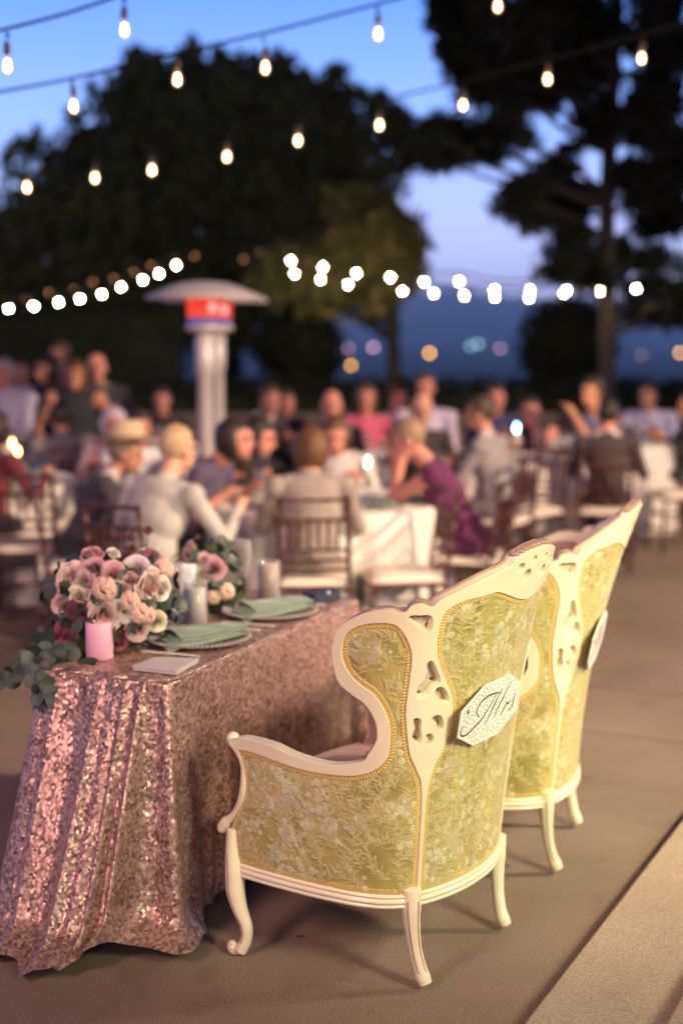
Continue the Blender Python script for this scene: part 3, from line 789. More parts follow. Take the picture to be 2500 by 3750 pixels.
    if tie:
        m = MB(); m.tube([tl((0, .075, .49)), tl((0, .112, .40)), tl((0, .142, .28)), tl((0, .145, .16))], [.014, .02, .026, .03], 8, flat=.3, up=(0, 1, 0)); m.build('necktie', cloth(tie), o)
    if glasses:
        m = MB()
        for s in (-1, 1):
            aa = np.linspace(0, 2 * PI, 13); m.tube([hd((s * .032 + .022 * math.cos(x), .098, .006 + .018 * math.sin(x))) for x in aa], .0022, 5, False)
        m.build('spectacles', M_EYE, o)
    if chair:
        place_chair(hip_w[0] - (H @ np.array([0, -.02, 0]))[0], hip_w[1] - (H @ np.array([0, -.02, 0]))[1], heading, chair)
    return o, hc, HR, H, hip_w

CH = 'mahogany ladder back chair '
WHITE = (.72, .70, .72); DARK = (.025, .022, .028)
# around the middle table
p_hat = person('man in straw hat and dark suit seated at the middle table, side on', (-1.226, 8.050, 1.077), -78, 24, top=(.05, .042, .05), shirt=(.6, .55, .5), hair='short', hairc=(.30, .22, .16), sk='tan', yaw=-4, pitch=10, chair=CH + 'under the man in the straw hat')
# straw hat
hw = p_hat[4] + p_hat[3] @ (p_hat[1] + p_hat[2] @ np.array([0, -.005, .075]))
hat = thing('straw_hat', 'cream straw hat with brown band worn by the seated man on the left', 'hat', tuple(hw), R(-80))
M_STRAW = mat('straw', (.62, .46, .30), .75, c2=(.5, .36, .22), scale=60, bump=.4, bscale=200)
hb = MB(); a = np.arange(36) * 2 * PI / 36; rings = []
for r_, z_ in ((.094, .0), (.115, -.004), (.15, -.004), (.172, .004), (.174, .007), (.15, .001), (.098, .005)):
    rings.append(np.stack([r_ * np.cos(a) * .92, r_ * np.sin(a) * 1.08, z_ + .018 * (np.cos(a) ** 2) * (r_ - .09) / .08], -1))
hb.add(np.concatenate(rings), grid_faces(len(rings), 36, False, True)); hb.build('brim', M_STRAW, hat)
hb = MB(); rings = []
for r_, z_ in ((.098, 0), (.094, .05), (.088, .10), (.078, .118), (.05, .112), (0.001, .10)):
    rings.append(np.stack([r_ * np.cos(a) * .92, r_ * np.sin(a) * 1.08, z_ - .018 * np.exp(-(np.cos(a) * 3) ** 2) * (z_ > .09)], -1))
hb.add(np.concatenate(rings), grid_faces(len(rings), 36, False, True)); hb.build('crown', M_STRAW, hat)
hb = MB(); rings = [np.stack([(r_) * np.cos(a) * .92, r_ * np.sin(a) * 1.08, np.full(36, z_)], -1) for r_, z_ in ((.101, .002), (.0985, .032))]
hb.add(np.concatenate(rings), grid_faces(2, 36, False, True)); hb.build('hat_band', mat('hat_ribbon', (.16, .09, .04), .6), hat)

person('woman with short blonde hair and pale grey jacket, back to the camera', (-0.844, 7.350, 1.160), -32, 16, 6, top=(.50, .46, .42), bottom=DARK, hair='short', hairc=(.62, .42, .24), build=1.08, chair=CH + 'under the woman in the pale grey jacket', yaw=-12, armR=(.30, .42, .84), armL=(-.2, .36, .82))
person('woman in taupe dress with auburn bob, back to the camera', (-0.169, 7.660, 1.134), 4, 12, top=(.36, .29, .25), bottom=(.36, .29, .25), hair='bob', hairc=(.17, .07, .02), sleeve=.5, yaw=10, chair=CH + 'back to the camera under the woman in taupe')
person('woman with brown fringe and white blouse facing the camera across the middle table', (-0.034, 9.220, 1.093), 172, 16, top=(.70, .66, .62), hair='bob', hairc=(.16, .085, .04), sk='rosy', pitch=14, chair=CH + 'under the woman in the white blouse across the middle table')
person('woman with dark hair bowing low over the left of the middle table', (-0.510, 8.950, 1.100), 225, 40, top=(.05, .035, .06), hair='long', hairc=(.03, .018, .012), sk='rosy', sleeve=.5, yaw=35, pitch=15, chair=CH + 'under the dark haired woman bowing over the table')
person('woman in a dark violet shawl leaning behind the pale grey jacket', (-0.601, 8.200, 1.144), 250, 30, top=(.10, .07, .13), hair='bob', hairc=(.035, .02, .015), sk='rosy', sleeve=.5, chair=CH + 'under the woman in the violet shawl')
person('woman in purple dress with short fair hair, elbow on table, hand at face', (0.382, 8.250, 1.135), 82, 30, top=(.12, .014, .075), bottom=(.10, .012, .06), hair='short', hairc=(.38, .25, .15), sk='rosy', sleeve=.3, pitch=18, skirt=True, armL=(-.02, .42, 1.06), armR=(.14, .48, 1.0), chair=CH + 'under the woman in purple')
person('red faced guest in white shirt seated just beyond the straw hat', (-1.322, 9.300, 1.130), 200, 12, top=(.74, .72, .74), hair='short', hairc=(.05, .03, .02), sk='rosy', chair=CH + 'under the guest in white beyond the straw hat')
# left side
person('man in grey jacket seated with his back to the camera at the left table', (-2.119, 10.750, 1.105), 28, 8, top=(.21, .19, .21), hair='short', hairc=(.03, .018, .014), sk='tan', build=1.12, chair=CH + 'under the man in the grey jacket on the left')
person('guest with white hair seated between the grey jacket and the straw hat', (-1.646, 10.300, 1.092), 190, 10, top=(.30, .2, .24), hair='bob', hairc=(.60, .55, .66), sk='rosy', chair=CH + 'under the white haired guest on the left')
person('guest in dark red at the left edge of the frame', (-2.208, 9.100, 1.144), -30, 8, top=(.16, .02, .03), hair='bob', hairc=(.03, .02, .02), chair=CH + 'under the guest in dark red at the left edge')
person('standing man in white shirt cut by the left edge, pale hair', (-2.649, 11.200, 1.418), 160, 2, top=(.66, .62, .70), hair='short', hairc=(.5, .42, .36), stand=True, pose='hold', sk='rosy', build=1.1)
person('standing guest with red face behind the man in white shirt', (-2.763, 12.300, 1.404), 185, 2, top=(.6, .55, .62), hair='short', hairc=(.04, .02, .02), stand=True, pose='hold', sk='rosy')
person('standing guest in black with an orange lit face, second from the heater group', (-2.475, 12.000, 1.435), 140, 4, top=DARK, hair='long', hairc=(.05, .025, .015), stand=True, pose='hold', sk='tan')
person('tallest standing guest at the back of the left group', (-2.485, 12.600, 1.540), 150, 0, top=(.16, .15, .24), hair='short', hairc=(.10, .04, .03), stand=True, pose='down', sk='tan')
person('standing woman in black dress with bare arms and auburn hair', (-2.127, 11.400, 1.397), 185, 2, top=(.022, .024, .032), hair='long', hairc=(.16, .06, .025), sleeve=0, stand=True, pose='down', sk='tan')
person('standing bald man in a dark suit nearest the heater', (-1.986, 11.600, 1.465), 195, 0, top=(.035, .03, .038), shirt=(.25, .2, .18), hair='bald', stand=True, pose='down', sk='rosy', build=1.15)
person('guest seated low behind the standing group with a dim pink face', (-1.636, 13.000, 1.130), 180, 6, top=(.05, .03, .04), hair='short', hairc=(.03, .02, .02), sk='rosy', chair=CH + 'under the dim guest left of the heater pole')
# back row
person('man with white collar bending left behind the heater, ruddy face', (-0.609, 12.300, 1.165), 215, 28, top=(.05, .04, .05), shirt=(.6, .5, .52), hair='short', hairc=(.10, .05, .035), sk='rosy', chair=CH + 'under the ruddy man behind the heater')
person('guest pressed close on the right of the ruddy man', (-0.505, 13.000, 1.106), 200, 16, top=(.06, .04, .05), hair='short', hairc=(.06, .03, .02), sk='rosy', chair=CH + 'beside the ruddy man behind the heater')
person('bald man behind the woman with the brown fringe', (-0.074, 11.000, 1.190), 182, 4, top=(.05, .035, .04), hair='bald', sk='rosy', chair=CH + 'under the bald man in the back row')
person('woman in bright pink top in the back row', (0.210, 12.300, 1.184), 180, 6, top=(.62, .12, .22), hair='long', hairc=(.12, .06, .03), sk='rosy', chair=CH + 'under the woman in pink')
person('man in white shirt with dark auburn hair turned aside, right of the pink top', (0.496, 12.500, 1.174), 215, 8, top=(.68, .62, .72), hair='short', hairc=(.11, .03, .02), sk='rosy', chair=CH + 'under the man in the white shirt')
person('man in lavender shirt and spectacles, highest in the back row', (0.715, 12.200, 1.281), 168, 4, top=(.55, .50, .66), hair='short', hairc=(.08, .05, .04), sk='rosy', build=1.1, glasses=True, chair=CH + 'under the man in spectacles')
person('bald man in black vest directly in front of the man in spectacles', (0.596, 10.600, 1.179), 188, 4, top=(.04, .03, .03), hair='fringe', hairc=(.3, .22, .18), sk='fair', chair=CH + 'under the bald man in the black vest')
person('man in grey suit with brown hair looking left, middle right', (0.957, 9.900, 1.194), 62, 10, top=(.30, .27, .28), shirt=(.6, .5, .48), bottom=(.2, .18, .19), hair='short', hairc=(.08, .05, .03), sk='tan', build=1.1, yaw=12, chair=CH + 'under the man in the grey suit')
person('guest in dark blue behind the man in the grey suit', (1.363, 12.600, 1.165), 190, 6, top=(.03, .03, .12), hair='short', hairc=(.09, .04, .03), sk='rosy', chair=CH + 'under the guest in dark blue')
person('red lit woman in black resting her chin on her hand', (1.576, 11.900, 1.094), 178, 8, top=(.03, .022, .024), hair='updo', hairc=(.03, .015, .012), sk='rosy', sleeve=0, armL=(-.02, .22, 1.04), chair=CH + 'under the woman resting her chin')
person('woman in white print blouse and black skirt sitting tall, hand raised', (1.956, 11.200, 1.281), 105, 4, top=(.56, .50, .52), bottom=(.012, .012, .014), hair='updo', hairc=(.05, .025, .02), sk='tan', sleeve=.4, yaw=30, armL=(-.24, .34, 1.12), chair=CH + 'under the woman in the print blouse')
person('man in dark jacket with white collar seen from behind on the right', (1.966, 10.500, 1.143), -12, 8, top=(.055, .042, .042), shirt=(.6, .5, .5), hair='short', hairc=(.025, .018, .018), sk='rosy', chair=CH + 'under the man in the dark jacket on the right')
person('man in pale blue shirt and dark tie at the far right', (2.895, 13.500, 1.138), 150, 16, top=(.46, .46, .66), tie=(.03, .025, .05), hair='short', hairc=(.05, .03, .025), sk='brown', sleeve=1., build=1.12, chair=CH + 'under the man in the pale blue shirt')
person('guest in black cut by the right edge', (3.081, 12.600, 1.112), 100, 8, top=(.03, .025, .03), hair='short', hairc=(.04, .02, .015), sk='tan', chair=CH + 'at the right edge under the cut off guest')
# empty chairs
cL = (-1.932, 8.650, 0.493); place_chair(cL[0], cL[1], 8, CH + 'empty at the left edge, in front of white cloth')
cE = (-1.755, 9.400, 0.434); place_chair(cE[0], cE[1], 62, CH + 'empty between the left table and the man in the straw hat')
cR = (0.332, 7.600, 0.530); place_chair(cR[0], cR[1], 100, CH + 'empty in front of the middle cloths right end')
cQ = (0.714, 8.200, 0.503); place_chair(cQ[0], cQ[1], 70, CH + 'empty beside the woman in purple')
cS = (1.358, 10.300, 0.632); place_chair(cS[0], cS[1], 140, CH + 'empty beside the shadowed table behind the grey suit')
cT = (2.741, 11.400, 0.537); place_chair(cT[0], cT[1], 95, CH + 'empty in front of the bright table at the right edge')

# --- things on the guest tables
me_wine = MB().lathe([(.033, .0), (.033, .003), (.004, .007), (.004, .08), (.02, .095), (.036, .125), (.037, .15), (.031, .19), (.03, .19), (.035, .15), (.034, .127), (.018, .098), (0, .09)], n=16).mesh('wine_glass')
def napkin_mesh():
    g = MB(); n = 14; xs = np.linspace(-1, 1, n); X, Y = np.meshgrid(xs, xs, indexing='ij')
    Z = .018 + .012 * np.cos(X * 1.4) + .006 * np.sin(Y * 5 + X * 2) * (np.abs(Y) < .95)
    V = np.stack([X * .06, Y * .115, Z], -1).reshape(-1, 3); W = V.copy(); W[:, 2] = .016
    F = grid_faces(n, n); g.add(np.concatenate([V, W]), np.concatenate([F, F[:, ::-1] + n * n]))
    e = [i * n for i in range(n)]
    return g.mesh('napkin')
me_napk = napkin_mesh()
me_plate = MB().lathe([(0, .004), (.07, .004), (.085, .008), (.13, .016), (.133, .018), (.13, .013), (.08, .0), (0, 0)], n=28).mesh('plate')
me_flame = MB().lathe([(0, 0), (.006, .006), (.008, .014), (.005, .026), (0, .038)], n=8).mesh('flame')
def candle(label, x, y, z0, h=.12, holder=0., fl=1., flame_mat=None):
    t = thing('candle', label, 'candle', (x, y, z0), 0, 'lit candles on the guest tables')
    if holder:
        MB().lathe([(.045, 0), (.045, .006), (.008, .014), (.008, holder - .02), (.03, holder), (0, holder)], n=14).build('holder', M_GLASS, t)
    MB().lathe([(0, holder), (.022, holder), (.022, holder + h), (0, holder + h - .004)], n=14).build('wax', M_WAX, t)
    f = ob('flame', me_flame, flame_mat or M_FLAME, t); f.location = (0, 0, holder + h); f.scale = (fl, fl, fl)
M_LED = mat('cool_led', (0, 0, 0), .5, emit=(.3, .62, 1.), estr=30)
candle('brightest lit candle, standing right of the taupe dress on the middle table', .16, 8.62, .768, .12, .06, 1.5)
candle('warm lit candle on the shadowed table beside the print blouse', *(1.897, 11.400, 0.791)[:2], .768, .11, .03, 1.9)
candle('pale blue glowing candle light beside the grey suit', *(1.384, 11.250, 0.838)[:2], .768, .12, .08, 1.9, M_LED)
for i, (x, y, lb) in enumerate([(15, 1010, 'left one of three amber candles at the left edge'), (29, 1020, 'middle one of three amber candles at the left edge'), (41, 1038, 'right and lowest of three amber candles at the left edge')]):
    q = [(-2.299, 9.750, 1.024), (-2.270, 9.800, 0.990), (-2.189, 9.600, 0.953)][i]
    candle(lb, q[0], q[1], .768, max(.05, q[2] - .79), 0, 1.6, mat('amber_flame', (0, 0, 0), .5, emit=(1, .5, .16), estr=28))
SECT = ['right', 'far right', 'far', 'far left', 'left', 'near left', 'near', 'near right']
def seat_setting(tx, ty, r, sectors, tname):
    for k in sectors:
        a = R(k * 45); nm = SECT[k]; x, y = tx + (r - .2) * math.cos(a), ty + (r - .2) * math.sin(a)
        o = ob('plate', me_plate, M_PLATE, None, 'white plate at the %s side of %s' % (nm, tname), 'plate', 'plates on ' + tname, None, (x, y, .768))
        o = ob('napkin', me_napk, M_NAPK, None, 'folded sage napkin at the %s side of %s' % (nm, tname), 'napkin', 'sage napkins on ' + tname, None, (x, y, .77)); o.rotation_euler = (0, 0, a + PI / 2)
        x, y = tx + (r - .3) * math.cos(a + .3), ty + (r - .3) * math.sin(a + .3)
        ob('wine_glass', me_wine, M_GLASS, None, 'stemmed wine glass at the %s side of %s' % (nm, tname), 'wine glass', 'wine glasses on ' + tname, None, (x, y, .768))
for (lb, x, y, r), nm, sec in zip(TABLES, ('the middle round table', 'the left edge table', 'the shadowed table', 'the bright right table', 'the far middle table', 'the farthest left table'), ((4, 5, 6, 7, 0, 2), (6, 7, 1), (5, 6, 7), (5, 6, 7), (5, 6, 7), (5, 6, 7))):
    seat_setting(x, y, r, sec, nm)

# ================================================================ SWEETHEART TABLE
M_SEQ = bpy.data.materials.new('rose_gold_sequins'); M_SEQ.use_nodes = True
def _seq():
    nt = M_SEQ.node_tree; b = nt.nodes['Principled BSDF']; N = nt.nodes.new; L = nt.links.new
    tc = N('ShaderNodeTexCoord'); geo = N('ShaderNodeNewGeometry')
    vo = N('ShaderNodeTexVoronoi'); vo.inputs['Scale'].default_value = 122
    no = N('ShaderNodeTexNoise'); no.inputs['Scale'].default_value = 60; no.inputs['Detail'].default_value = 3
    L(tc.outputs['Object'], vo.inputs['Vector']); L(tc.outputs['Object'], no.inputs['Vector'])
    def vm(op, a, bb=None):
        n = N('ShaderNodeVectorMath'); n.operation = op
        for i, v in enumerate((a, bb)):
            if v is None: continue
            if isinstance(v, (tuple, list)): n.inputs[i].default_value = v
            else: L(v, n.inputs[i])
        return n
    a = vm('SUBTRACT', vo.outputs['Color'], (.5, .5, .5)); a2 = vm('MULTIPLY', a.outputs[0], (.46, .46, .46))
    c = vm('SUBTRACT', no.outputs['Color'], (.5, .5, .5)); c2 = vm('MULTIPLY', c.outputs[0], (.36, .36, .36))
    s = vm('ADD', a2.outputs[0], c2.outputs[0]); s2 = vm('ADD', s.outputs[0], geo.outputs['Normal']); s3 = vm('NORMALIZE', s2.outputs[0])
    L(s3.outputs[0], b.inputs['Normal'])
    sp = N('ShaderNodeSeparateColor'); L(vo.outputs['Color'], sp.inputs[0])
    r = N('ShaderNodeValToRGB'); r.color_ramp.elements[0].color = (.17, .092, .075, 1); r.color_ramp.elements[1].color = (.62, .40, .33, 1)
    L(sp.outputs[0], r.inputs[0]); L(r.outputs[0], b.inputs['Base Color'])
    b.inputs['Metallic'].default_value = .50; b.inputs['Roughness'].default_value = .37
_seq()
tA = np.array([-.497, 3.985]); tu = np.array([.402, .916]); tn = np.array([-.916, .402])
TL_, TW_ = 1.42, .47
def tpos(a, d): return tA + tu * a + tn * d
sw = thing('sweetheart_table', 'narrow rectangular table hidden under the rose gold sequin cloth', 'table', (*tpos(TL_ / 2, TW_ / 2), 0), math.atan2(tu[1], tu[0]))
bevel(MB().box((0, 0, .735), (TL_ - .02, TW_ - .02, .03)).build('tabletop', M_WOODT, sw, False), .005)
for sx in (-1, 1):
    for sy in (-1, 1):
        MB().tube([(sx * (TL_ / 2 - .12), sy * (TW_ / 2 - .1), .72), (sx * (TL_ / 2 - .12), sy * (TW_ / 2 - .1), 0)], .018, 8).build('leg', M_STEEL, sw)
def sequin_cloth():
    g = np.random.default_rng(11)
    # perimeter (local: x along, y across), start at near right corner going round
    r = .05; hx, hy = TL_ / 2, TW_ / 2
    P_ = []
    for cx, cy, a0 in ((hx - r, hy - r, 0), (-hx + r, hy - r, 90), (-hx + r, -hy + r, 180), (hx - r, -hy + r, 270)):
        for k in range(9):
            a = R(a0 + k * 90 / 8); P_.append((cx + r * math.cos(a), cy + r * math.sin(a), math.cos(a), math.sin(a)))
    P_.append(P_[0]); P_ = np.array(P_)
    L_ = np.concatenate([[0], np.cumsum(np.linalg.norm(np.diff(P_[:, :2], axis=0), axis=1))]); n = 1100
    t = np.linspace(0, L_[-1], n, endpoint=False)
    per = np.stack([np.interp(t, L_, P_[:, k]) for k in range(4)], 1)
    per[:, 2:] /= np.linalg.norm(per[:, 2:], axis=1, keepdims=True)
    short = np.clip((-per[:, 0] - (hx - .10)) / .10, 0, 1)          # near short end
    flare = .02 + short * (.20 * np.sin(PI * np.clip((per[:, 1] + .235) / .47, 0, 1)) ** .8 + .03 + .07 * np.clip((per[:, 1] + .235) / .47, 0, 1)) + .10 * np.clip((per[:, 0] - hx + .1) / .1, 0, 1)
    f = np.zeros(n)
    for k in range(16):
        w = g.uniform(18, 95); f += g.normal() * np.sin(w * t + g.uniform(0, 6.28)) * (30 / w) / 3.0
    amp = .016 + .024 * short
    # three deep pleats at the near corner towards the chair, as they hang from the corner
    tc = t[np.argmin((per[:, 0] + hx) ** 2 + (per[:, 1] + hy) ** 2)]
    pleat = np.zeros(n)
    for dt, w, h in ((-.125, .012, .046), (-.070, .011, .050), (-.004, .013, .066), (-.215, .017, .034), (-.36, .02, .03)):
        pleat += h * np.exp(-((t - tc - dt) / w) ** 2)
    nv = 110; v = np.linspace(0, 1, nv)
    drop = v[None, :]
    bottom = .012 + .02 * np.abs(np.sin(t * 9 + 1)) + .018 * np.abs(np.sin(t * 21)) + .05 * np.exp(-((t - tc + .07) / .03) ** 2)
    Z = .768 - (.768 - bottom[:, None]) * drop
    out = .006 + flare[:, None] * drop ** 1.15 + (f * amp)[:, None] * drop ** .7 + pleat[:, None] * drop ** .6
    out += .012 * np.sin(t * 23)[:, None] * drop ** 3
    out += short[:, None] * .10 * np.clip((drop - .9) / .1, 0, 1) ** 2
    X = per[:, :1] + per[:, 2:3] * out; Y = per[:, 1:2] + per[:, 3:4] * out
    # slight crumple
    cr_ = .0008 * (np.sin(X * 61 + Z * 47) * np.sin(Y * 53 - Z * 71) + np.sin(X * 131 - Z * 97) * np.sin(Z * 113 + Y * 120))
    X = X + per[:, 2:3] * cr_; Y = Y + per[:, 3:4] * cr_
    V = [np.stack([X, Y, Z], -1).reshape(-1, 3)]
    F = [grid_faces(n, nv, True)]
    # top
    k = 12; base = n * nv
    sc = np.linspace(1, 0.02, k)
    top = np.stack([np.stack([per[:, 0] * s + 0 * per[:, 0], per[:, 1] * s, np.full(n, .768) + .003 * np.clip((1 - s) * 20, 0, 1) + .0012 * np.sin(per[:, 0] * s * 40) * np.sin(per[:, 1] * s * 55)], -1) for s in sc], 0)
    V.append(top.reshape(-1, 3)); G = grid_faces(k, n, False, True)[:, ::-1] + base
    F.append(G)
    # join rim
    i = np.arange(n); F.append(np.stack([i * nv, base + i, base + (i + 1) % n, ((i + 1) % n) * nv], -1))
    return mesh_np('sequin_cloth', np.concatenate(V), [np.concatenate(F)])
ob('tablecloth', sequin_cloth(), M_SEQ, None, 'long rose gold sequin cloth pooling at the floor, on the table by the cream armchairs', 'tablecloth', None, None, (*tpos(TL_ / 2, TW_ / 2), 0), math.atan2(tu[1], tu[0]))
ZT = .772

# --- things on it
M_PINKW = mat('pink_wax', (.78, .42, .55), .45, sub=.5)
M_WHITEW = mat('white_wax', (.80, .78, .76), .45, sub=.4)
t = thing('pillar_candle', 'pink unlit pillar candle at the near end of the sequin table', 'candle', (-.745, 4.297, ZT))
m = MB().lathe([(0, 0), (.040, 0), (.0415, .002), (.0415, .111), (.039, .115), (.030, .113), (.012, .108), (0, .107)], n=36).build('wax', M_PINKW, t)
MB().tube([(0, 0, .105), (.001, 0, .114), (.003, .001, .121)], .0014, 6).build('wick', mat('charred_wick', (.02, .015, .012), .9), t)
def glass_candle(label, x, y, r, h, cm, hc):
    t = thing('glass_candle', label, 'candle', (x, y, ZT), 0, 'candles in straight glasses on the sequin table')
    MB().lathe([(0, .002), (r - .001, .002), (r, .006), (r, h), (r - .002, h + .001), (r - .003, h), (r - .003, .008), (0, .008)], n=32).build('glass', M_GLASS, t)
    MB().lathe([(0, .009), (r - .008, .009), (r - .008, hc), (r - .014, hc + .003), (0, hc)], n=28).build('wax', cm, t)
    MB().tube([(0, 0, hc - .002), (.001, 0, hc + .012)], .0013, 6).build('wick', MATS['charred_wick'], t)
glass_candle('white pillar candle in a clear glass beside the white card', -.498, 4.80, .038, .150, M_WHITEW, .125)
glass_candle('tall pinkish candle in a straight glass at the far end of the sequin table', -.271, 5.246, .041, .150, mat('blush_wax', (.62, .45, .42), .5, sub=.4), .135)
glass_candle('short white votive in front of the champagne flute', -.385, 5.19, .026, .062, M_WHITEW, .055)
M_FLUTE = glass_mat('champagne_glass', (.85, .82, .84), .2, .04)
def flute(label, x, y):
    t = thing('champagne_flute', label, 'flute glass', (x, y, ZT), 0, 'champagne flutes on the sequin table')
    MB().lathe([(.032, 0), (.032, .002), (.006, .006), (.0035, .012), (.0035, .075), (.008, .085), (.02, .12), (.0275, .165), (.029, .2), (.026, .235), (.0248, .235), (.0275, .2), (.026, .165), (.0185, .122), (.006, .09), (0, .088)], n=28).build('glass', M_FLUTE, t)
flute('champagne flute standing clear at the far side of the sequin table', -.363, 5.205)
flute('champagne flute half hidden between the roses and the white card', -.557, 4.70)
M_CARD = mat('white_card', (.86, .86, .90), .7)
t = thing('standing_card', 'tall folded white card standing behind the glass candle', 'card', (-.545, 4.83, ZT), R(-8))
for s, nm in ((-1, 'card_panel'), (1, 'card_panel')):
    MB().box((0, s * .016, .1), (.075, .0012, .205), (R(-s * 8.8), 0, 0)).build(nm, M_CARD, t, False)
M_BOX = mat('lavender_box', (.46, .40, .43), .35, c2=(.50, .44, .46), scale=20)
M0 = np.array([(-0.619, 4.130, 0.785), (-0.564, 4.243, 0.785), (-0.434, 4.226, 0.785), (-0.482, 4.071, 0.785)])
def slabq(z0, z1, grow=0.):
    c = M0[:, :2].mean(0); q = c + (M0[:, :2] - c) * (1 + grow); return q, z0, z1
t = thing('flat_case', 'flat pale lavender case lying near the corner of the sequin table', 'case', (*M0[:, :2].mean(0), ZT))
for nm, z0, z1, gr in (('base', .001, .009, 0.), ('lid', .0095, .0165, .02)):
    q, _, _ = slabq(0, 0, gr); q = q - M0[:, :2].mean(0)
    bevel(prism(nm, [tuple(v) for v in q[::-1]], z0, z1, M_BOX, parent=t), .0015, 2)
t = thing('clutch_bag', 'dark navy evening bag lying on the far end of the sequin table', 'bag', (-.075, 5.20, ZT), R(50))
M_NAVY = mat('navy_satin', (.012, .016, .04), .3, c2=(.02, .03, .05), scale=30)
bevel(MB().box((0, 0, .02), (.15, .075, .038)).build('body', M_NAVY, t, False), .012, 3)
bevel(MB().box((0, -.002, .0395), (.146, .068, .004)).build('flap', M_NAVY, t, False), .0015, 2)
MB().ell((0, -.035, .04), (.008, .006, .006), 10, 6).build('clasp', M_STEEL, t)
def cutlery(kind, label, x, y, rz):
    t = thing(kind, label, kind, (x, y, ZT + .003), R(rz), 'cutlery on the sequin table')
    if kind == 'knife':
        MB().box((0, .06, .001), (.016, .10, .002)).build('blade', M_STEEL, t, False); MB().tube([(0, .01, .002), (0, -.09, .003)], .005, 8).build('handle', M_STEEL, t)
    else:
        m = MB(); m.box((0, .055, .001), (.022, .03, .002))
        for k in range(4): m.box((-.009 + .006 * k, .09, .0012), (.003, .045, .002))
        m.build('tines', M_STEEL, t, False); MB().tube([(0, .042, .002), (0, -.09, .003)], .004, 8).build('handle', M_STEEL, t)
ku = math.degrees(math.atan2(tn[1], tn[0])) - 90
for (c, r0), nm in (((-.465, 4.529), 0), 'near'), (((-.254, 4.976), 0), 'far'):
    for kind, da in (('knife', .205), ('fork', -.205)):
        p = np.array(c) + tu * da + tn * (-.03)
        cutlery(kind, 'steel %s beside the %s glass charger plate' % (kind, nm), p[0], p[1], ku)

# charger plates with napkins
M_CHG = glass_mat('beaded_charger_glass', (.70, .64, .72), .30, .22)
def charger(label, x, y):
    t = thing('charger_plate', label, 'charger plate', (x, y, ZT), 0, 'beaded glass chargers')
    MB().lathe([(0, .004), (.11, .004), (.125, .008), (.155, .017), (.165, .019), (.166, .016), (.155, .012), (.12, .002), (0, .001)], n=56).build('dish', M_CHG, t)
    m = MB()
    for k in range(72):
        a = k * 2 * PI / 72; m.ell((.167 * math.cos(a), .167 * math.sin(a), .019), (.0058, .0058, .0058), 8, 5)
    m.build('beaded_rim', M_CHG, t)
charger('near glass charger plate with beaded rim on the sequin table', -.465, 4.529)
charger('far glass charger plate with beaded rim on the sequin table', -.254, 4.976)
def big_napkin(label, x, y, rz, seed):
    g = np.random.default_rng(seed)
    nx, ny = 40, 22
    X, Y = np.meshgrid(np.linspace(-1, 1, nx), np.linspace(-1, 1, ny), indexing='ij')
    o = None
    t = thing('napkin', label, 'napkin', (x, y, ZT + .018), R(rz), 'sage napkins on the glass chargers')
    for k, (lx, ly, z, dx, dy) in enumerate(((.150, .072, .004, .012, 0), (.146, .064, .014, .018, .006), (.128, .056, .024, .028, .006))):
        w = .002 * np.sin(X * 4 + k) * np.sin(Y * 4 + k * 2) + .006 * np.exp(-((X - .2 + Y * .5) / .18) ** 2)
        droop = -.020 * np.clip(np.abs(X) - .78, 0, 1) / .22
        hgt = z + w + .010 * (1 - Y ** 2) * (1 - .3 * X) + droop * (k < 2)
        lx_ = lx * (1 - .10 * Y * (k == 0)); 
        V = np.stack([X * lx_ + dx, Y * ly * (1 - .12 * X) + dy + .01 * np.sin(X * 3), hgt], -1).reshape(-1, 3)
        W = V.copy(); W[:, 2] -= .0055
        F = grid_faces(nx, ny); n = nx * ny
        idx = np.concatenate([np.arange(nx) * ny, (nx - 1) * ny + np.arange(ny), (np.arange(nx) * ny + ny - 1)[::-1], np.arange(ny)[::-1]])
        rim = np.stack([idx, np.roll(idx, -1), np.roll(idx, -1) + n, idx + n], -1)
        rim = rim[rim[:, 0] != rim[:, 1]]
        ob('fold', mesh_np('fold', np.concatenate([V, W]), [np.concatenate([F, F[:, ::-1] + n, rim])]), M_NAPK, t)
big_napkin('sage green folded napkin on the near glass charger', -.455, 4.50, 62 - 28, 1)
big_napkin('sage green folded napkin on the far glass charger', -.25, 4.955, 62 - 28, 2)

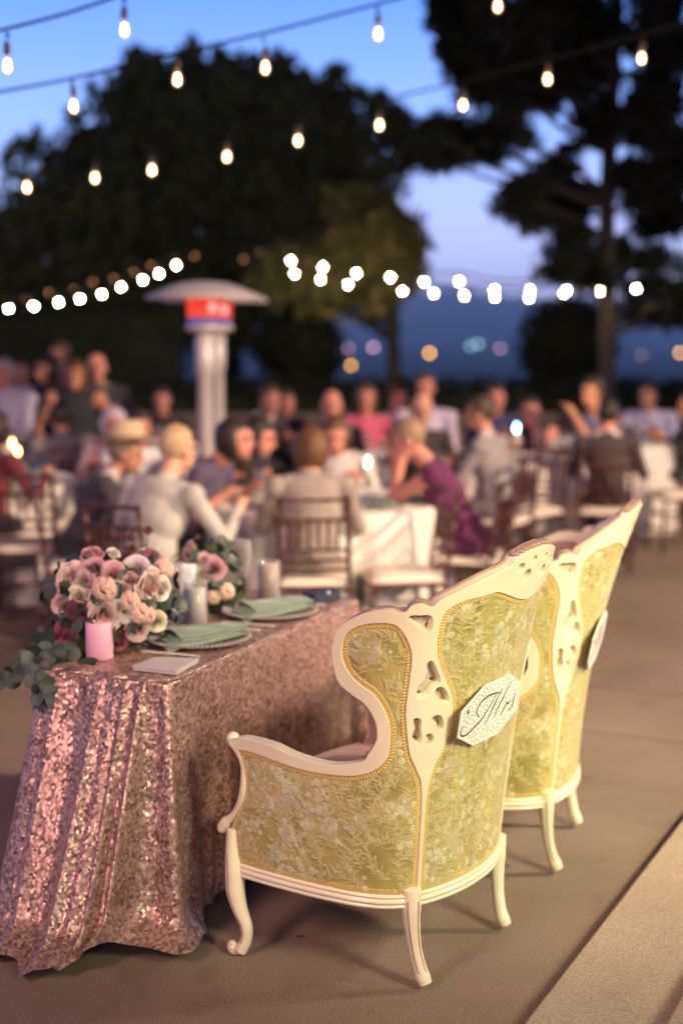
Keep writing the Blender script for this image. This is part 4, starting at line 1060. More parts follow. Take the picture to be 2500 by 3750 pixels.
# --- flowers
def rose_mesh(seed, N=26, open_=1.):
    """spiral of cupped petals round a tight bud; opens towards +Z, about unit radius"""
    g = np.random.default_rng(seed); V, F, MI = [], [], []; n = 0
    ns, nt_ = 9, 7
    for i in range(N):
        o = i / (N - 1.)
        th = i * 2.39996 + g.normal() * .12
        r0 = .07 + .86 * o ** .9 * open_                    # radius of the petal's rim
        H_ = .62 - .42 * o ** 1.5 + g.normal() * .02        # height of the rim
        beta = (1.9 - 1.15 * o) * (1 + .08 * g.normal())
        S_, T_ = np.meshgrid(np.linspace(-1, 1, ns), np.linspace(0, 1, nt_), indexing='ij')
        # cup: starts near the axis at the bottom, swells, leans back at the rim
        rho = r0 * (.35 + .62 * T_ ** .7) + .07 * o * T_ ** 6 + .015 * np.sin(S_ * 4 + seed + i) * T_
        z = -.45 + (H_ + .45) * T_ ** .85 - (.06 + .10 * o) * T_ ** 8 - .16 * S_ ** 2 * T_ ** 2 * (1 - .3 * o)
        rho = rho - .05 * S_ ** 2 * (1 - o) * T_ + .03 * S_ * T_ * (1 - .6 * o)
        az = th + beta * S_ * np.clip(T_ * 1.6 + .25, 0, 1) * (1 - .12 * T_ ** 4)
        V.append(np.stack([rho * np.cos(az), rho * np.sin(az), z], -1).reshape(-1, 3))
        F.append(grid_faces(ns, nt_) + n); MI += [1 if o < .24 else 0] * ((ns - 1) * (nt_ - 1)); n += ns * nt_
    b_ = MB().ell((0, 0, .12), (.07, .07, .46), 10, 7); V.append(np.concatenate(b_.V)); F.append(np.concatenate(b_.Q) + n); MI += [1] * len(F[-1])
    V = np.concatenate(V); V[:, 2] -= .1
    V /= np.percentile(np.linalg.norm(V[:, :2], axis=1), 97)
    me = mesh_np('rose', V, [np.concatenate(F)])
    me.polygons.foreach_set('material_index', np.array(MI, np.int32))
    return me
ROSES = [rose_mesh(1), rose_mesh(2, 24, .95), rose_mesh(3, 28, 1.05), rose_mesh(4, 15, .75)]
def stock_mesh(seed):
    g = np.random.default_rng(seed); m = MB()
    m.ell((0, 0, 0), (.46, .46, .46), 12, 8)
    for k in range(34):
        d = g.normal(size=3); d[2] = abs(d[2]); d /= np.linalg.norm(d); c = d * .75
        m.ell(c, (.2, .2, .2), 8, 6)
        for j in range(5):
            a = j * 1.257; u = np.cross(d, [0, .3, 1]); u /= np.linalg.norm(u); w = np.cross(d, u)
            q = c + .2 * (u * math.cos(a) + w * math.sin(a)) + d * g.uniform(-.05, .1)
            m.ell(q, (.17, .17, .09), 7, 5, tuple(g.uniform(-1, 1, 3)))
    return m.mesh('stock_flower')
STOCK = stock_mesh(5)
FC = {'dusty': ((.60, .33, .35), (.52, .22, .26)), 'mauve': ((.52, .27, .33), (.38, .14, .20)), 'pale': ((.70, .48, .46), (.64, .36, .36)), 'blush': ((.72, .52, .47), (.62, .34, .32)), 'white': ((.72, .64, .58), (.70, .60, .50)), 'lilac': ((.62, .50, .54), (.55, .42, .46)), 'burg': ((.16, .03, .06), (.07, .01, .03)), 'deep': ((.40, .09, .15), (.25, .03, .07)), 'peach': ((.70, .43, .34), (.65, .36, .27)), 'ivory': ((.72, .65, .48), (.68, .58, .36))}
def petal_mats(k):
    return [mat('petal_%s_outer' % k, FC[k][0], .6, sub=.25, sheen=.2), mat('petal_%s_heart' % k, FC[k][1], .6, sub=.2, sheen=.2)]
arr = thing('flower_arrangement', 'low lush garland of dusty roses, peach stock and eucalyptus on the sequin table', 'flowers', (-.735, 4.47, ZT))
aoff = np.array(arr.location)
EC, ER = np.array([-.735, 4.47, .915]), np.array([.22, .17, .165])
EC2, ER2 = np.array([-.455, 5.03, .895]), np.array([.095, .10, .15])
def flower(p, r, k, kind, c, er, seed):
    g = np.random.default_rng(seed)
    nrm = (np.array(p) - c) / er ** 2; nrm /= np.linalg.norm(nrm)
    view = np.array([0, 0, 1.78]) - np.array(p); view /= np.linalg.norm(view)
    d = nrm * .65 + view * .35 + g.normal(size=3) * .18; d /= np.linalg.norm(d)
    me = STOCK if kind == 'stock_flower' else ROSES[seed % 3 if kind == 'rose' else 3]
    o = ob('rose' if kind == 'bud' else kind, me, None, arr)
    ms = petal_mats(k)
    if not me.materials:
        for m_ in ms: me.materials.append(m_)
    for i, sl in enumerate(o.material_slots): sl.link = 'OBJECT'; sl.material = ms[min(i, 1)]
    o.location = tuple(np.array(p) - aoff); o.rotation_euler = Vector(d).to_track_quat('Z', 'Y').to_euler(); o.scale = (r * 1.06, r * 1.06, r * 1.06)
FL1 = [((-0.788, 4.438, 1.072), .036, 'dusty', 'bud'), ((-0.766, 4.356, 1.035), .047, 'mauve', 'rose'), ((-0.704, 4.346, 1.025), .040, 'dusty', 'rose'), ((-0.834, 4.362, 1.019), .043, 'pale', 'rose'), ((-0.620, 4.503, 1.055), .048, 'mauve', 'rose'), ((-0.636, 4.381, 1.035), .042, 'lilac', 'rose'), ((-0.595, 4.362, 0.987), .050, 'blush', 'rose'), ((-0.729, 4.300, 0.910), .051, 'blush', 'rose'), ((-0.676, 4.306, 0.922), .042, 'white', 'rose'), ((-0.728, 4.316, 0.984), .042, 'peach', 'stock_flower'), ((-0.651, 4.316, 0.946), .034, 'peach', 'stock_flower'), ((-0.625, 4.323, 0.908), .034, 'peach', 'stock_flower'), ((-0.605, 4.334, 0.900), .030, 'peach', 'stock_flower'), ((-0.808, 4.318, 0.965), .030, 'ivory', 'bud'), ((-0.804, 4.309, 0.915), .038, 'burg', 'rose'), ((-0.866, 4.335, 0.936), .036, 'pale', 'rose'), ((-0.859, 4.355, 0.836), .042, 'deep', 'rose'), ((-0.694, 4.341, 0.812), .034, 'deep', 'rose'), ((-0.576, 4.361, 0.873), .031, 'ivory', 'rose'), ((-0.634, 4.334, 0.851), .034, 'pale', 'rose'), ((-0.567, 4.456, 1.020), .036, 'peach', 'stock_flower'), ((-0.561, 4.385, 0.973), .036, 'white', 'rose'), ((-0.793, 4.335, 1.006), .034, 'pale', 'rose'), ((-0.653, 4.342, 1.004), .030, 'dusty', 'bud'), ((-0.718, 4.442, 1.077), .020, 'white', 'bud'), ((-0.672, 4.503, 1.079), .022, 'burg', 'bud'), ((-0.857, 4.351, 0.989), .034, 'pale', 'rose'), ((-0.675, 4.324, 0.987), .030, 'pale', 'rose')]
for i, (p, r, k, kd) in enumerate(FL1): flower(p, r, k, kd, EC, ER, i)
FL2 = [((-0.542, 5.026, 0.988), .038, 'pale', 'rose'), ((-0.450, 4.935, 0.943), .040, 'dusty', 'rose'), ((-0.409, 4.946, 0.861), .032, 'peach', 'stock_flower'), ((-0.454, 4.936, 0.842), .028, 'peach', 'stock_flower'), ((-0.492, 4.940, 0.921), .034, 'ivory', 'bud'), ((-0.482, 4.947, 0.966), .032, 'pale', 'bud'), ((-0.531, 4.971, 0.884), .034, 'blush', 'rose')]
for i, (p, r, k, kd) in enumerate(FL2): flower(p, r, k, kd, EC2, ER2, 40 + i)
M_LEAFS = [mat('eucalyptus_leaf', (.026, .042, .03), .5, c2=(.02, .034, .026), scale=30), mat('silver_leaf', (.055, .072, .062), .55), mat('olive_leaf', (.05, .06, .022), .5)]
MB().ell((0, 0, .07), (.14, .10, .07), 20, 12).build('light_block_core', M_LEAFS[0], arr)  # dark cores added inside the flowers to block light
MB().ell(tuple(EC2 - aoff - np.array([0, 0, .07])), (.06, .05, .06), 16, 10).build('light_block_core', M_LEAFS[0], arr)
def leaf_shape(round_):
    m = MB(); nr = 14; a = np.arange(nr) * 2 * PI / nr
    rings = []
    for q in (1, .66, .33, .02):
        x = np.cos(a) * q; y = np.sin(a) * q * (1. if round_ else .45)
        rings.append(np.stack([x, y, .18 * x ** 2 - .12 * np.abs(y) ** 1.5 - (0 if round_ else .10 * (1 - np.abs(y)))], -1))
    m.add(np.concatenate(rings), grid_faces(4, nr, False, True)); return m.mesh('leaf')
LEAF = [leaf_shape(True), leaf_shape(False)]
def leaf(p, r, d, k, roll, rnd=True):
    me = LEAF[0 if rnd else 1]
    if not me.materials: me.materials.append(M_LEAFS[0])
    o = ob('leaf', me, None, arr); o.material_slots[0].link = 'OBJECT'; o.material_slots[0].material = M_LEAFS[k]
    o.location = tuple(np.array(p) - aoff); q = Vector(d).to_track_quat('Z', 'Y').to_euler(); q.rotate_axis('Z', roll); o.rotation_euler = q; o.scale = (r, r, r)
g = np.random.default_rng(3)
for c, er, n in ((EC, ER, 170), (EC2, ER2, 60)):
    for i in range(n):
        d = g.normal(size=3); d[1] -= .5; d /= np.linalg.norm(d)
        p = c + d * er * g.uniform(.80, 1.10); p[2] = max(p[2], ZT + .012)
        leaf(p, g.uniform(.016, .032), d + g.normal(size=3) * .5, int(g.integers(0, 3)), g.uniform(0, 6), g.random() < .65)
# trailing eucalyptus over the near left corner
stem = catmull([(-0.829, 4.286, 0.790), (-0.912, 4.300, 0.798), (-0.962, 4.250, 0.792), (-0.987, 4.200, 0.749), (-1.009, 4.180, 0.718)], 6)
MB().tube(stem - aoff, .0028, 6).build('stem', M_LEAFS[2], arr)
stem2 = catmull([(-0.820, 4.270, 0.780), (-0.891, 4.240, 0.794), (-0.905, 4.150, 0.762), (-0.884, 4.110, 0.719), (-0.870, 4.100, 0.682)], 6)
MB().tube(stem2 - aoff, .0028, 6).build('stem', M_LEAFS[2], arr)
for S_ in (stem, stem2):
    for i in range(2, len(S_), 3):
        for s in (-1, 1):
            p = S_[i] + np.array([s * .020, .0, .006 * s]); leaf(p, g.uniform(.016, .027), np.array([s * .3, -1., .35]) + g.normal(size=3) * .35, int(g.integers(0, 2)), g.uniform(0, 6))
for p, r in (((-0.804, 4.291, 0.775), .03), ((-0.849, 4.351, 0.775), .035), ((-0.765, 4.222, 0.775), .028), ((-0.868, 4.241, 0.780), .033), ((-0.906, 4.302, 0.800), .036), ((-0.923, 4.322, 0.830), .036)):
    leaf(p, r, (g.normal() * .25, -.5, 1), 0, g.uniform(0, 6))
# tall dark blooms on thin stems
for p, r in (((-0.657, 4.811, 1.100), .020), ((-0.689, 4.620, 1.104), .018), ((-0.514, 5.050, 1.041), .012)):
    flower(p, r, 'burg', 'bud', EC, ER, 77)
    q = np.array(p); MB().tube([q - aoff, q * .5 + np.array([EC[0] + .1, EC[1], .98]) * .5 - aoff, np.array([EC[0] + .12, EC[1], .92]) - aoff], .0018, 5).build('stem', M_LEAFS[2], arr)

# ================================================================ CARVED CREAM ARMCHAIRS
UB = .28
def shell(u, z, off=0.):
    """point of the chair's outer skin: u along the plan curve (0 = middle of the back), z height, off outwards"""
    u, z, off = np.broadcast_arrays(np.asarray(u, float), np.asarray(z, float), np.asarray(off, float))
    def base(u, z):
        tp = np.maximum((z - .26) / .82, -.1); t0 = np.maximum(tp, 0)
        ls = .243 + .055 * tp; ws = .033 - .085 * t0 ** 1.15
        wc = -.022 - .19 * np.maximum((z - .26) / .94, 0) ** 1.8
        au = np.abs(u); s = np.minimum(au / UB, 1); d = np.maximum(au - UB, 0)
        lb = ls * s; wb = ws - (ws - wc) * (1 - s ** 2.2)
        e = 1 - np.exp(-d / .09); lm = .337 + .015 * t0
        lS = ls + (lm - ls) * e - .02 * np.maximum((d - .35) / .3, 0) ** 2; wS = ws + d - .03 * e
        l = np.where(au <= UB, lb, lS); w = np.where(au <= UB, wb, wS)
        return np.stack([-l * np.where(u < 0, -1, 1), w, z], -1)
    p = base(u, z); e = 2e-3
    n = np.cross(base(u, z + e) - base(u, z - e), base(u + e, z) - base(u - e, z))
    n /= np.linalg.norm(n, axis=-1, keepdims=True) + 1e-12
    return p + n * off[..., None]

OUT = [(.884, .634), (.846, .644), (.798, .646), (.728, .642), (.674, .630), (.608, .622), (.546, .620), (.492, .628), (.45, .640), (.428, .652), (.42, .67), (.41, .684), (.40, .71), (.40, .728), (.406, .756), (.426, .786), (.45, .808), (.476, .82), (.498, .832), (.522, .846), (.536, .864), (.55, .902), (.558, .936), (.552, .974), (.532, 1.008), (.498, 1.034), (.452, 1.054), (.406, 1.062), (.374, 1.058), (.346, 1.062), (.338, 1.076), (.308, 1.084), (.278, 1.076), (.268, 1.09), (.244, 1.106), (.194, 1.134), (.154, 1.152), (.114, 1.168), (.10, 1.19), (.055, 1.206), (0, 1.212)]
INB = [(0, 1.062), (.048, 1.072), (.112, 1.096), (.136, 1.102), (.176, 1.094), (.212, 1.088), (.24, 1.072), (.254, 1.054), (.26, 1.022), (.262, .984), (.258, .944), (.244, .902), (.226, .866), (.208, .828), (.2, .794), (.194, .742), (.202, .702), (.218, .664), (.236, .632), (.246, .596), (.252, .56), (.254, .52), (.255, .40), (.256, .27)]
INS = [(.268, .27), (.267, .40), (.268, .522), (.274, .586), (.286, .626), (.304, .666), (.314, .706), (.322, .758), (.326, .802), (.324, .85), (.322, .888), (.32, .924), (.324, .958), (.34, .992), (.36, 1.016), (.382, 1.026), (.418, 1.026), (.464, 1.018), (.502, 1.0), (.522, .976), (.526, .944), (.522, .918), (.502, .886), (.464, .856), (.426, .838), (.4, .814), (.378, .784), (.364, .748), (.36, .704), (.362, .67), (.38, .64), (.41, .618), (.456, .602), (.522, .594), (.588, .592), (.65, .594), (.72, .602), (.80, .610), (.866, .606)]
HOLES = [[(.34, 1.044), (.332, 1.052), (.306, 1.054), (.282, 1.054), (.276, 1.042), (.276, 1.02), (.284, 1.008), (.296, 1.018), (.324, 1.032)],
         [(.28, .924), (.272, .932), (.264, .922), (.254, .898), (.246, .882), (.246, .866), (.266, .85), (.276, .834), (.296, .828), (.3, .836), (.3, .86), (.288, .874), (.28, .896)],
         [(.256, .846), (.246, .856), (.23, .848), (.216, .824), (.214, .808), (.232, .814), (.252, .832)],
         [(.304, .768), (.296, .776), (.284, .768), (.284, .746), (.28, .716), (.286, .702), (.298, .708), (.304, .732), (.298, .746)],
         [(.258, .77), (.242, .778), (.226, .764), (.22, .738), (.232, .73), (.246, .738), (.242, .754)],
         [(.27, .726), (.258, .728), (.248, .716), (.25, .702), (.262, .698), (.272, .706), (.264, .714)],
         [(.040 + .017 * math.cos(a), 1.134 + .021 * math.sin(a)) for a in np.arange(12) * PI / 6],
         [(.076 + .012 * math.cos(a), 1.163 + .013 * math.sin(a)) for a in np.arange(10) * PI / 5],
         [(.030 + .010 * math.cos(a), 1.180 + .010 * math.sin(a)) for a in np.arange(10) * PI / 5]]
PINS = [[(.333, 1.045), (.312, 1.047), (.296, 1.046), (.283, 1.022)], [(.272, .920), (.284, .882), (.257, .872), (.291, .838)], [(.238, .842)], [(.294, .765), (.293, .715)], [(.237, .765), (.240, .742)], [(.262, .718)], [(.043, 1.14)], [(.08, 1.165)], []]

def pip(P_, poly):
    """points in polygon, vectorised"""
    P_ = np.asarray(P_); poly = np.asarray(poly); x, y = P_[:, 0], P_[:, 1]; ins = np.zeros(len(P_), bool)
    x1, y1 = poly[:, 0], poly[:, 1]; x2, y2 = np.roll(x1, -1), np.roll(y1, -1)
    for a, b_, c, d in zip(x1, y1, x2, y2):
        if b_ == d: continue
        k = ((b_ > y) != (d > y)) & (x < (c - a) * (y - b_) / (d - b_) + a); ins ^= k
    return ins
def edge_dist(P_, poly, closed=True):
    P_ = np.asarray(P_); poly = np.asarray(poly); m = np.full(len(P_), 9.)
    Q_ = np.roll(poly, -1, 0) if closed else poly[1:]
    for a, b_ in zip(poly if closed else poly[:-1], Q_):
        d = b_ - a; t = np.clip(((P_ - a) @ d) / (d @ d + 1e-12), 0, 1); m = np.minimum(m, np.linalg.norm(P_ - a - t[:, None] * d, axis=1))
    return m
def fill(loops, step):
    """triangulate a polygon with holes and interior points -> (points, triangles, loop index lists)"""
    pts, edges, li = [], [], []
    for lp in loops:
        i0 = len(pts); n = len(lp); pts += [tuple(p) for p in lp]; edges += [(i0 + i, i0 + (i + 1) % n) for i in range(n)]; li.append(np.arange(i0, i0 + n))
    A_ = np.array(loops[0]); lo, hi = A_.min(0), A_.max(0)
    X, Y = np.meshgrid(np.arange(lo[0], hi[0], step), np.arange(lo[1], hi[1], step)); G = np.stack([X.ravel(), Y.ravel()], 1)
    k = pip(G, loops[0]) & (edge_dist(G, loops[0]) > step * .45)
    for lp in loops[1:]: k &= ~pip(G, lp) & (edge_dist(G, lp) > step * .45)
    pts += [tuple(p) for p in G[k]]
    v, e, f, _, _, _ = delaunay_2d_cdt([Vector(p) for p in pts], edges, [], 0, 1e-7)
    v = np.array([tuple(p) for p in v]); f = np.array([t for t in f if len(t) == 3])
    c = v[f].mean(1); k = pip(c, loops[0])
    for lp in loops[1:]: k &= ~pip(c, lp)
    f = f[k]
    a = v[f]; ar = (a[:, 1, 0] - a[:, 0, 0]) * (a[:, 2, 1] - a[:, 0, 1]) - (a[:, 1, 1] - a[:, 0, 1]) * (a[:, 2, 0] - a[:, 0, 0])
    f[ar < 0] = f[ar < 0][:, ::-1]
    return v, f, li
def smooth_open(P_, ds=.008): return resample(catmull(P_, 8), ds)
def mir(P_): return np.asarray(P_) * np.array([-1, 1])

M_CREAM = mat('cream_lacquer', (.70, .61, .41), .32, c2=(.76, .68, .48), scale=5, coat=.25, bump=.06, bscale=40)
M_POCKET = mat('shaded_pocket', (.46, .36, .26), .5, c2=(.56, .46, .34), scale=60)  # darker tan paints the shade inside the cream frame's pockets
M_RIDGE = mat('shaded_ridge', (.23, .135, .10), .4, c2=(.32, .20, .15), scale=40)  # brown stands in for shade on the cream crest and rail edges
M_GROOVE = mat('groove_shade', (.20, .13, .06), .5)  # dark raised line painted for the shade of a carved leg groove
M_GIMP = mat('gold_braid', (.48, .33, .08), .5, c2=(.60, .43, .13), scale=260, sheen=.3)
M_LINING = mat('inner_upholstery', (.36, .22, .18), .8, c2=(.44, .28, .22), scale=26, bump=.3, bscale=60, sheen=.2)  # dark mauve colour stands in for dim pink shade inside the chair
def chair_fabric():
    m = bpy.data.materials.new('floral_brocade'); m.use_nodes = True
    nt = m.node_tree; b = nt.nodes['Principled BSDF']; N = nt.nodes.new; L = nt.links.new
    at = N('ShaderNodeAttribute'); at.attribute_name = 'weave'
    tc = N('ShaderNodeTexCoord'); n = N('ShaderNodeTexNoise'); n.inputs['Scale'].default_value = 420; n.inputs['Detail'].default_value = 2
    L(tc.outputs['Object'], n.inputs['Vector'])
    mr = N('ShaderNodeMapRange'); mr.inputs[1].default_value = .3; mr.inputs[2].default_value = .7; mr.inputs[3].default_value = .82; mr.inputs[4].default_value = 1.15
    L(n.outputs['Fac'], mr.inputs[0])
    mx = N('ShaderNodeMix'); mx.data_type = 'RGBA'; mx.blend_type = 'MULTIPLY'; mx.inputs[0].default_value = 1
    L(at.outputs['Color'], mx.inputs[6]); L(mr.outputs[0], mx.inputs[7]); L(mx.outputs[2], b.inputs['Base Color'])
    b.inputs['Roughness'].default_value = .36; b.inputs['Sheen Weight'].default_value = .15; b.inputs['Specular IOR Level'].default_value = .5
    bp = N('ShaderNodeBump'); bp.inputs['Strength'].default_value = .12; bp.inputs['Distance'].default_value = .002
    L(n.outputs['Fac'], bp.inputs['Height']); L(bp.outputs[0], b.inputs['Normal'])
    return m
M_FAB = chair_fabric()

def brocade(us, zs, seed):
    """woven pattern on the (u,z) grid: relief height and colour, leaf sprays and flower posies"""
    g = np.random.default_rng(seed); st = us[1] - us[0]
    Hh = np.zeros((len(us), len(zs))); Cc = np.empty((len(us), len(zs), 3)); Cc[:] = (.38, .31, .095)
    mott = np.zeros_like(Hh)
    for k in range(14):
        a, b_ = g.normal(size=2) * 40; mott += np.sin(a * us[:, None] + b_ * zs[None] + g.uniform(0, 6.28))
    Cc *= (1 + .05 * mott)[..., None]
    def win(cu, cz, r):
        i0, i1 = np.searchsorted(us, [cu - r, cu + r]); j0, j1 = np.searchsorted(zs, [cz - r, cz + r])
        return slice(i0, i1), slice(j0, j1)
    def put(w, m, h, c, mixv=.9):
        Hh[w] = np.where(m, np.maximum(h, Hh[w] * .3), Hh[w])
        Cc[w] = np.where(m[..., None], Cc[w] * (1 - mixv) + np.asarray(c) * mixv, Cc[w])
    def leaf_(cu, cz, ang, L_, W_, curv, c):
        w = win(cu, cz, L_ * 1.15); du = us[w[0]][:, None] - cu; dz = zs[w[1]][None] - cz
        if du.size == 0 or dz.size == 0: return
        s = du * math.cos(ang) + dz * math.sin(ang); t = -du * math.sin(ang) + dz * math.cos(ang) - curv * s * s / L_
        q = np.clip(s / L_, 0, 1); half = W_ * np.sin(PI * q ** .8) ** .8 + 1e-6
        m = (s > 0) & (s < L_) & (np.abs(t) < half)
        pr = 1 - (t / half) ** 2
        h = .35 + .65 * pr - .5 * (np.abs(t) < .0011)
        cc = np.asarray(c)[None, None] * (.62 + .42 * pr)[..., None]
        put(w, m, h, cc)
    def daisy(cu, cz, r, k, c):
        w = win(cu, cz, r * 1.1); du = us[w[0]][:, None] - cu; dz = zs[w[1]][None] - cz
        if du.size == 0 or dz.size == 0: return
        rho = np.hypot(du, dz); th = np.arctan2(dz, du)
        rad = r * (.74 + .26 * np.abs(np.cos(k * th / 2 + cu * 90)))
        m = rho < rad; h = .5 + .4 * np.sin(np.clip(rho / rad, 0, 1) * PI) - .25 * (np.abs(np.cos(k * th / 2 + cu * 90)) < .25)
        put(w, m, h, np.asarray(c)[None, None] * (.8 + .25 * h)[..., None])
        put(w, rho < r * .26, h * 0 + .9, (.62, .50, .20), .8)
        put(w, (rho < r * .34) & (rho > r * .24), h * 0 + .2, (.33, .30, .12), .6)
    def rosette(cu, cz, r, c):
        w = win(cu, cz, r * 1.1); du = us[w[0]][:, None] - cu; dz = zs[w[1]][None] - cz
        if du.size == 0 or dz.size == 0: return
        rho = np.hypot(du, dz); th = np.arctan2(dz, du)
        m = rho < r * (.9 + .1 * np.cos(5 * th)); sp = np.cos(rho / r * 15 + th * 2)
        put(w, m, .55 + .4 * sp, np.asarray(c)[None, None] * (.82 + .2 * sp)[..., None])
    LC = [(.49, .415, .175), (.55, .475, .22), (.43, .36, .13), (.52, .455, .21)]
    du_, dz_ = us[-1] - us[0], zs[-1] - zs[0]; area = du_ * dz_
    for _ in range(int(area * 620)):
        cu, cz = g.uniform(us[0], us[-1]), g.uniform(zs[0], zs[-1]); ang = g.choice([.9, 1.3, 2.1, 1.7, .5]) + g.normal() * .25
        cv = g.uniform(-5, 5); n_ = g.integers(6, 11); sg = 1 if g.random() < .5 else -1
        x, y, a = cu, cz, ang
        for k in range(n_):
            leaf_(x, y, a + sg * (.55 - .03 * k), g.uniform(.020, .040), g.uniform(.0028, .0056), sg * g.uniform(.2, .7), LC[g.integers(0, 4)])
            if k % 2: leaf_(x, y, a - sg * .6, g.uniform(.018, .034), g.uniform(.003, .005), -sg * .4, LC[g.integers(0, 4)])
            x += .011 * math.cos(a); y += .011 * math.sin(a); a += cv * .011 * sg
    AQ, PK, WH = (.54, .56, .34), (.59, .48, .29), (.61, .58, .35)
    for _ in range(int(area * 150)):
        cu, cz = g.uniform(us[0], us[-1]), g.uniform(zs[0], zs[-1]); base_ = [AQ, AQ, PK, WH][g.integers(0, 4)]
        for k in range(g.integers(4, 10)):
            x, y = cu + g.normal() * .016, cz + g.normal() * .020
            if g.random() < .22: rosette(x, y, g.uniform(.010, .016), PK if base_ is PK or g.random() < .4 else AQ)
            else: daisy(x, y, g.uniform(.006, .0115), int(g.integers(5, 7)), base_ if g.random() < .7 else WH)
    return Hh, Cc

def fabric_sheet(name, u0, u1, z0, z1, poly, seed, parent, mirror=False, step=.0029, puff=.006):
    us = np.arange(u0, u1, step); zs = np.arange(z0 - .012, z1, step)
    Hh, Cc = brocade(us, zs, seed)
    U, Z = np.meshgrid(us, zs, indexing='ij'); G = np.stack([U.ravel(), Z.ravel()], 1)
    ins = pip(G, poly); ed = edge_dist(G, poly); ok = (ins | (ed < .006)).reshape(U.shape)
    sgn = np.where(ins, ed, -ed).reshape(U.shape)
    off = .001 + puff * (1 - np.exp(-np.clip(sgn, 0, 1) / .02)) + .0027 * Hh * np.clip(sgn / .006, 0, 1)
    V = shell(-U if mirror else U, Z, off).reshape(-1, 3)
    F = grid_faces(len(us), len(zs)); fo = ok.ravel()[F].all(1); F = F[fo]
    if mirror: F = F[:, ::-1]
    used = np.unique(F); mp = np.full(len(V), -1); mp[used] = np.arange(len(used))
    me = mesh_np(name, V[used], [mp[F]])
    at = me.color_attributes.new('weave', 'FLOAT_COLOR', 'POINT')
    c4 = np.concatenate([Cc.reshape(-1, 3)[used], np.ones((len(used), 1))], 1).astype(np.float32)
    at.data.foreach_set('color', c4.ravel())
    return ob(name, me, M_FAB, parent)

def braid(name, path, inward, parent, closed=False, w=.0072):
    """woven gimp trim laid along a (u,z) path; inward = +1/-1 side of the path"""
    P_ = resample(path, .002); t = np.gradient(P_, axis=0); t /= np.linalg.norm(t, axis=1, keepdims=True)
    nrm = np.stack([-t[:, 1], t[:, 0]], 1) * inward; s = np.arange(len(P_)) * .002
    cs = np.linspace(-1.05, 1.05, 8); W_ = P_[:, None] + nrm[:, None] * (w + cs[None, :, None] * w)
    ph = s[:, None] * 2 * PI / .0085 + cs[None] * 1.8
    off = .0045 + .0032 * np.sqrt(np.clip(1 - cs[None] ** 2 * .9, 0, 1)) + .0016 * np.sin(ph) - .0012 * (np.abs(cs[None]) < .2)
    V = shell(W_[..., 0], W_[..., 1], off).reshape(-1, 3)
    return ob(name, mesh_np(name, V, [grid_faces(len(P_), len(cs))]), M_GIMP, parent)

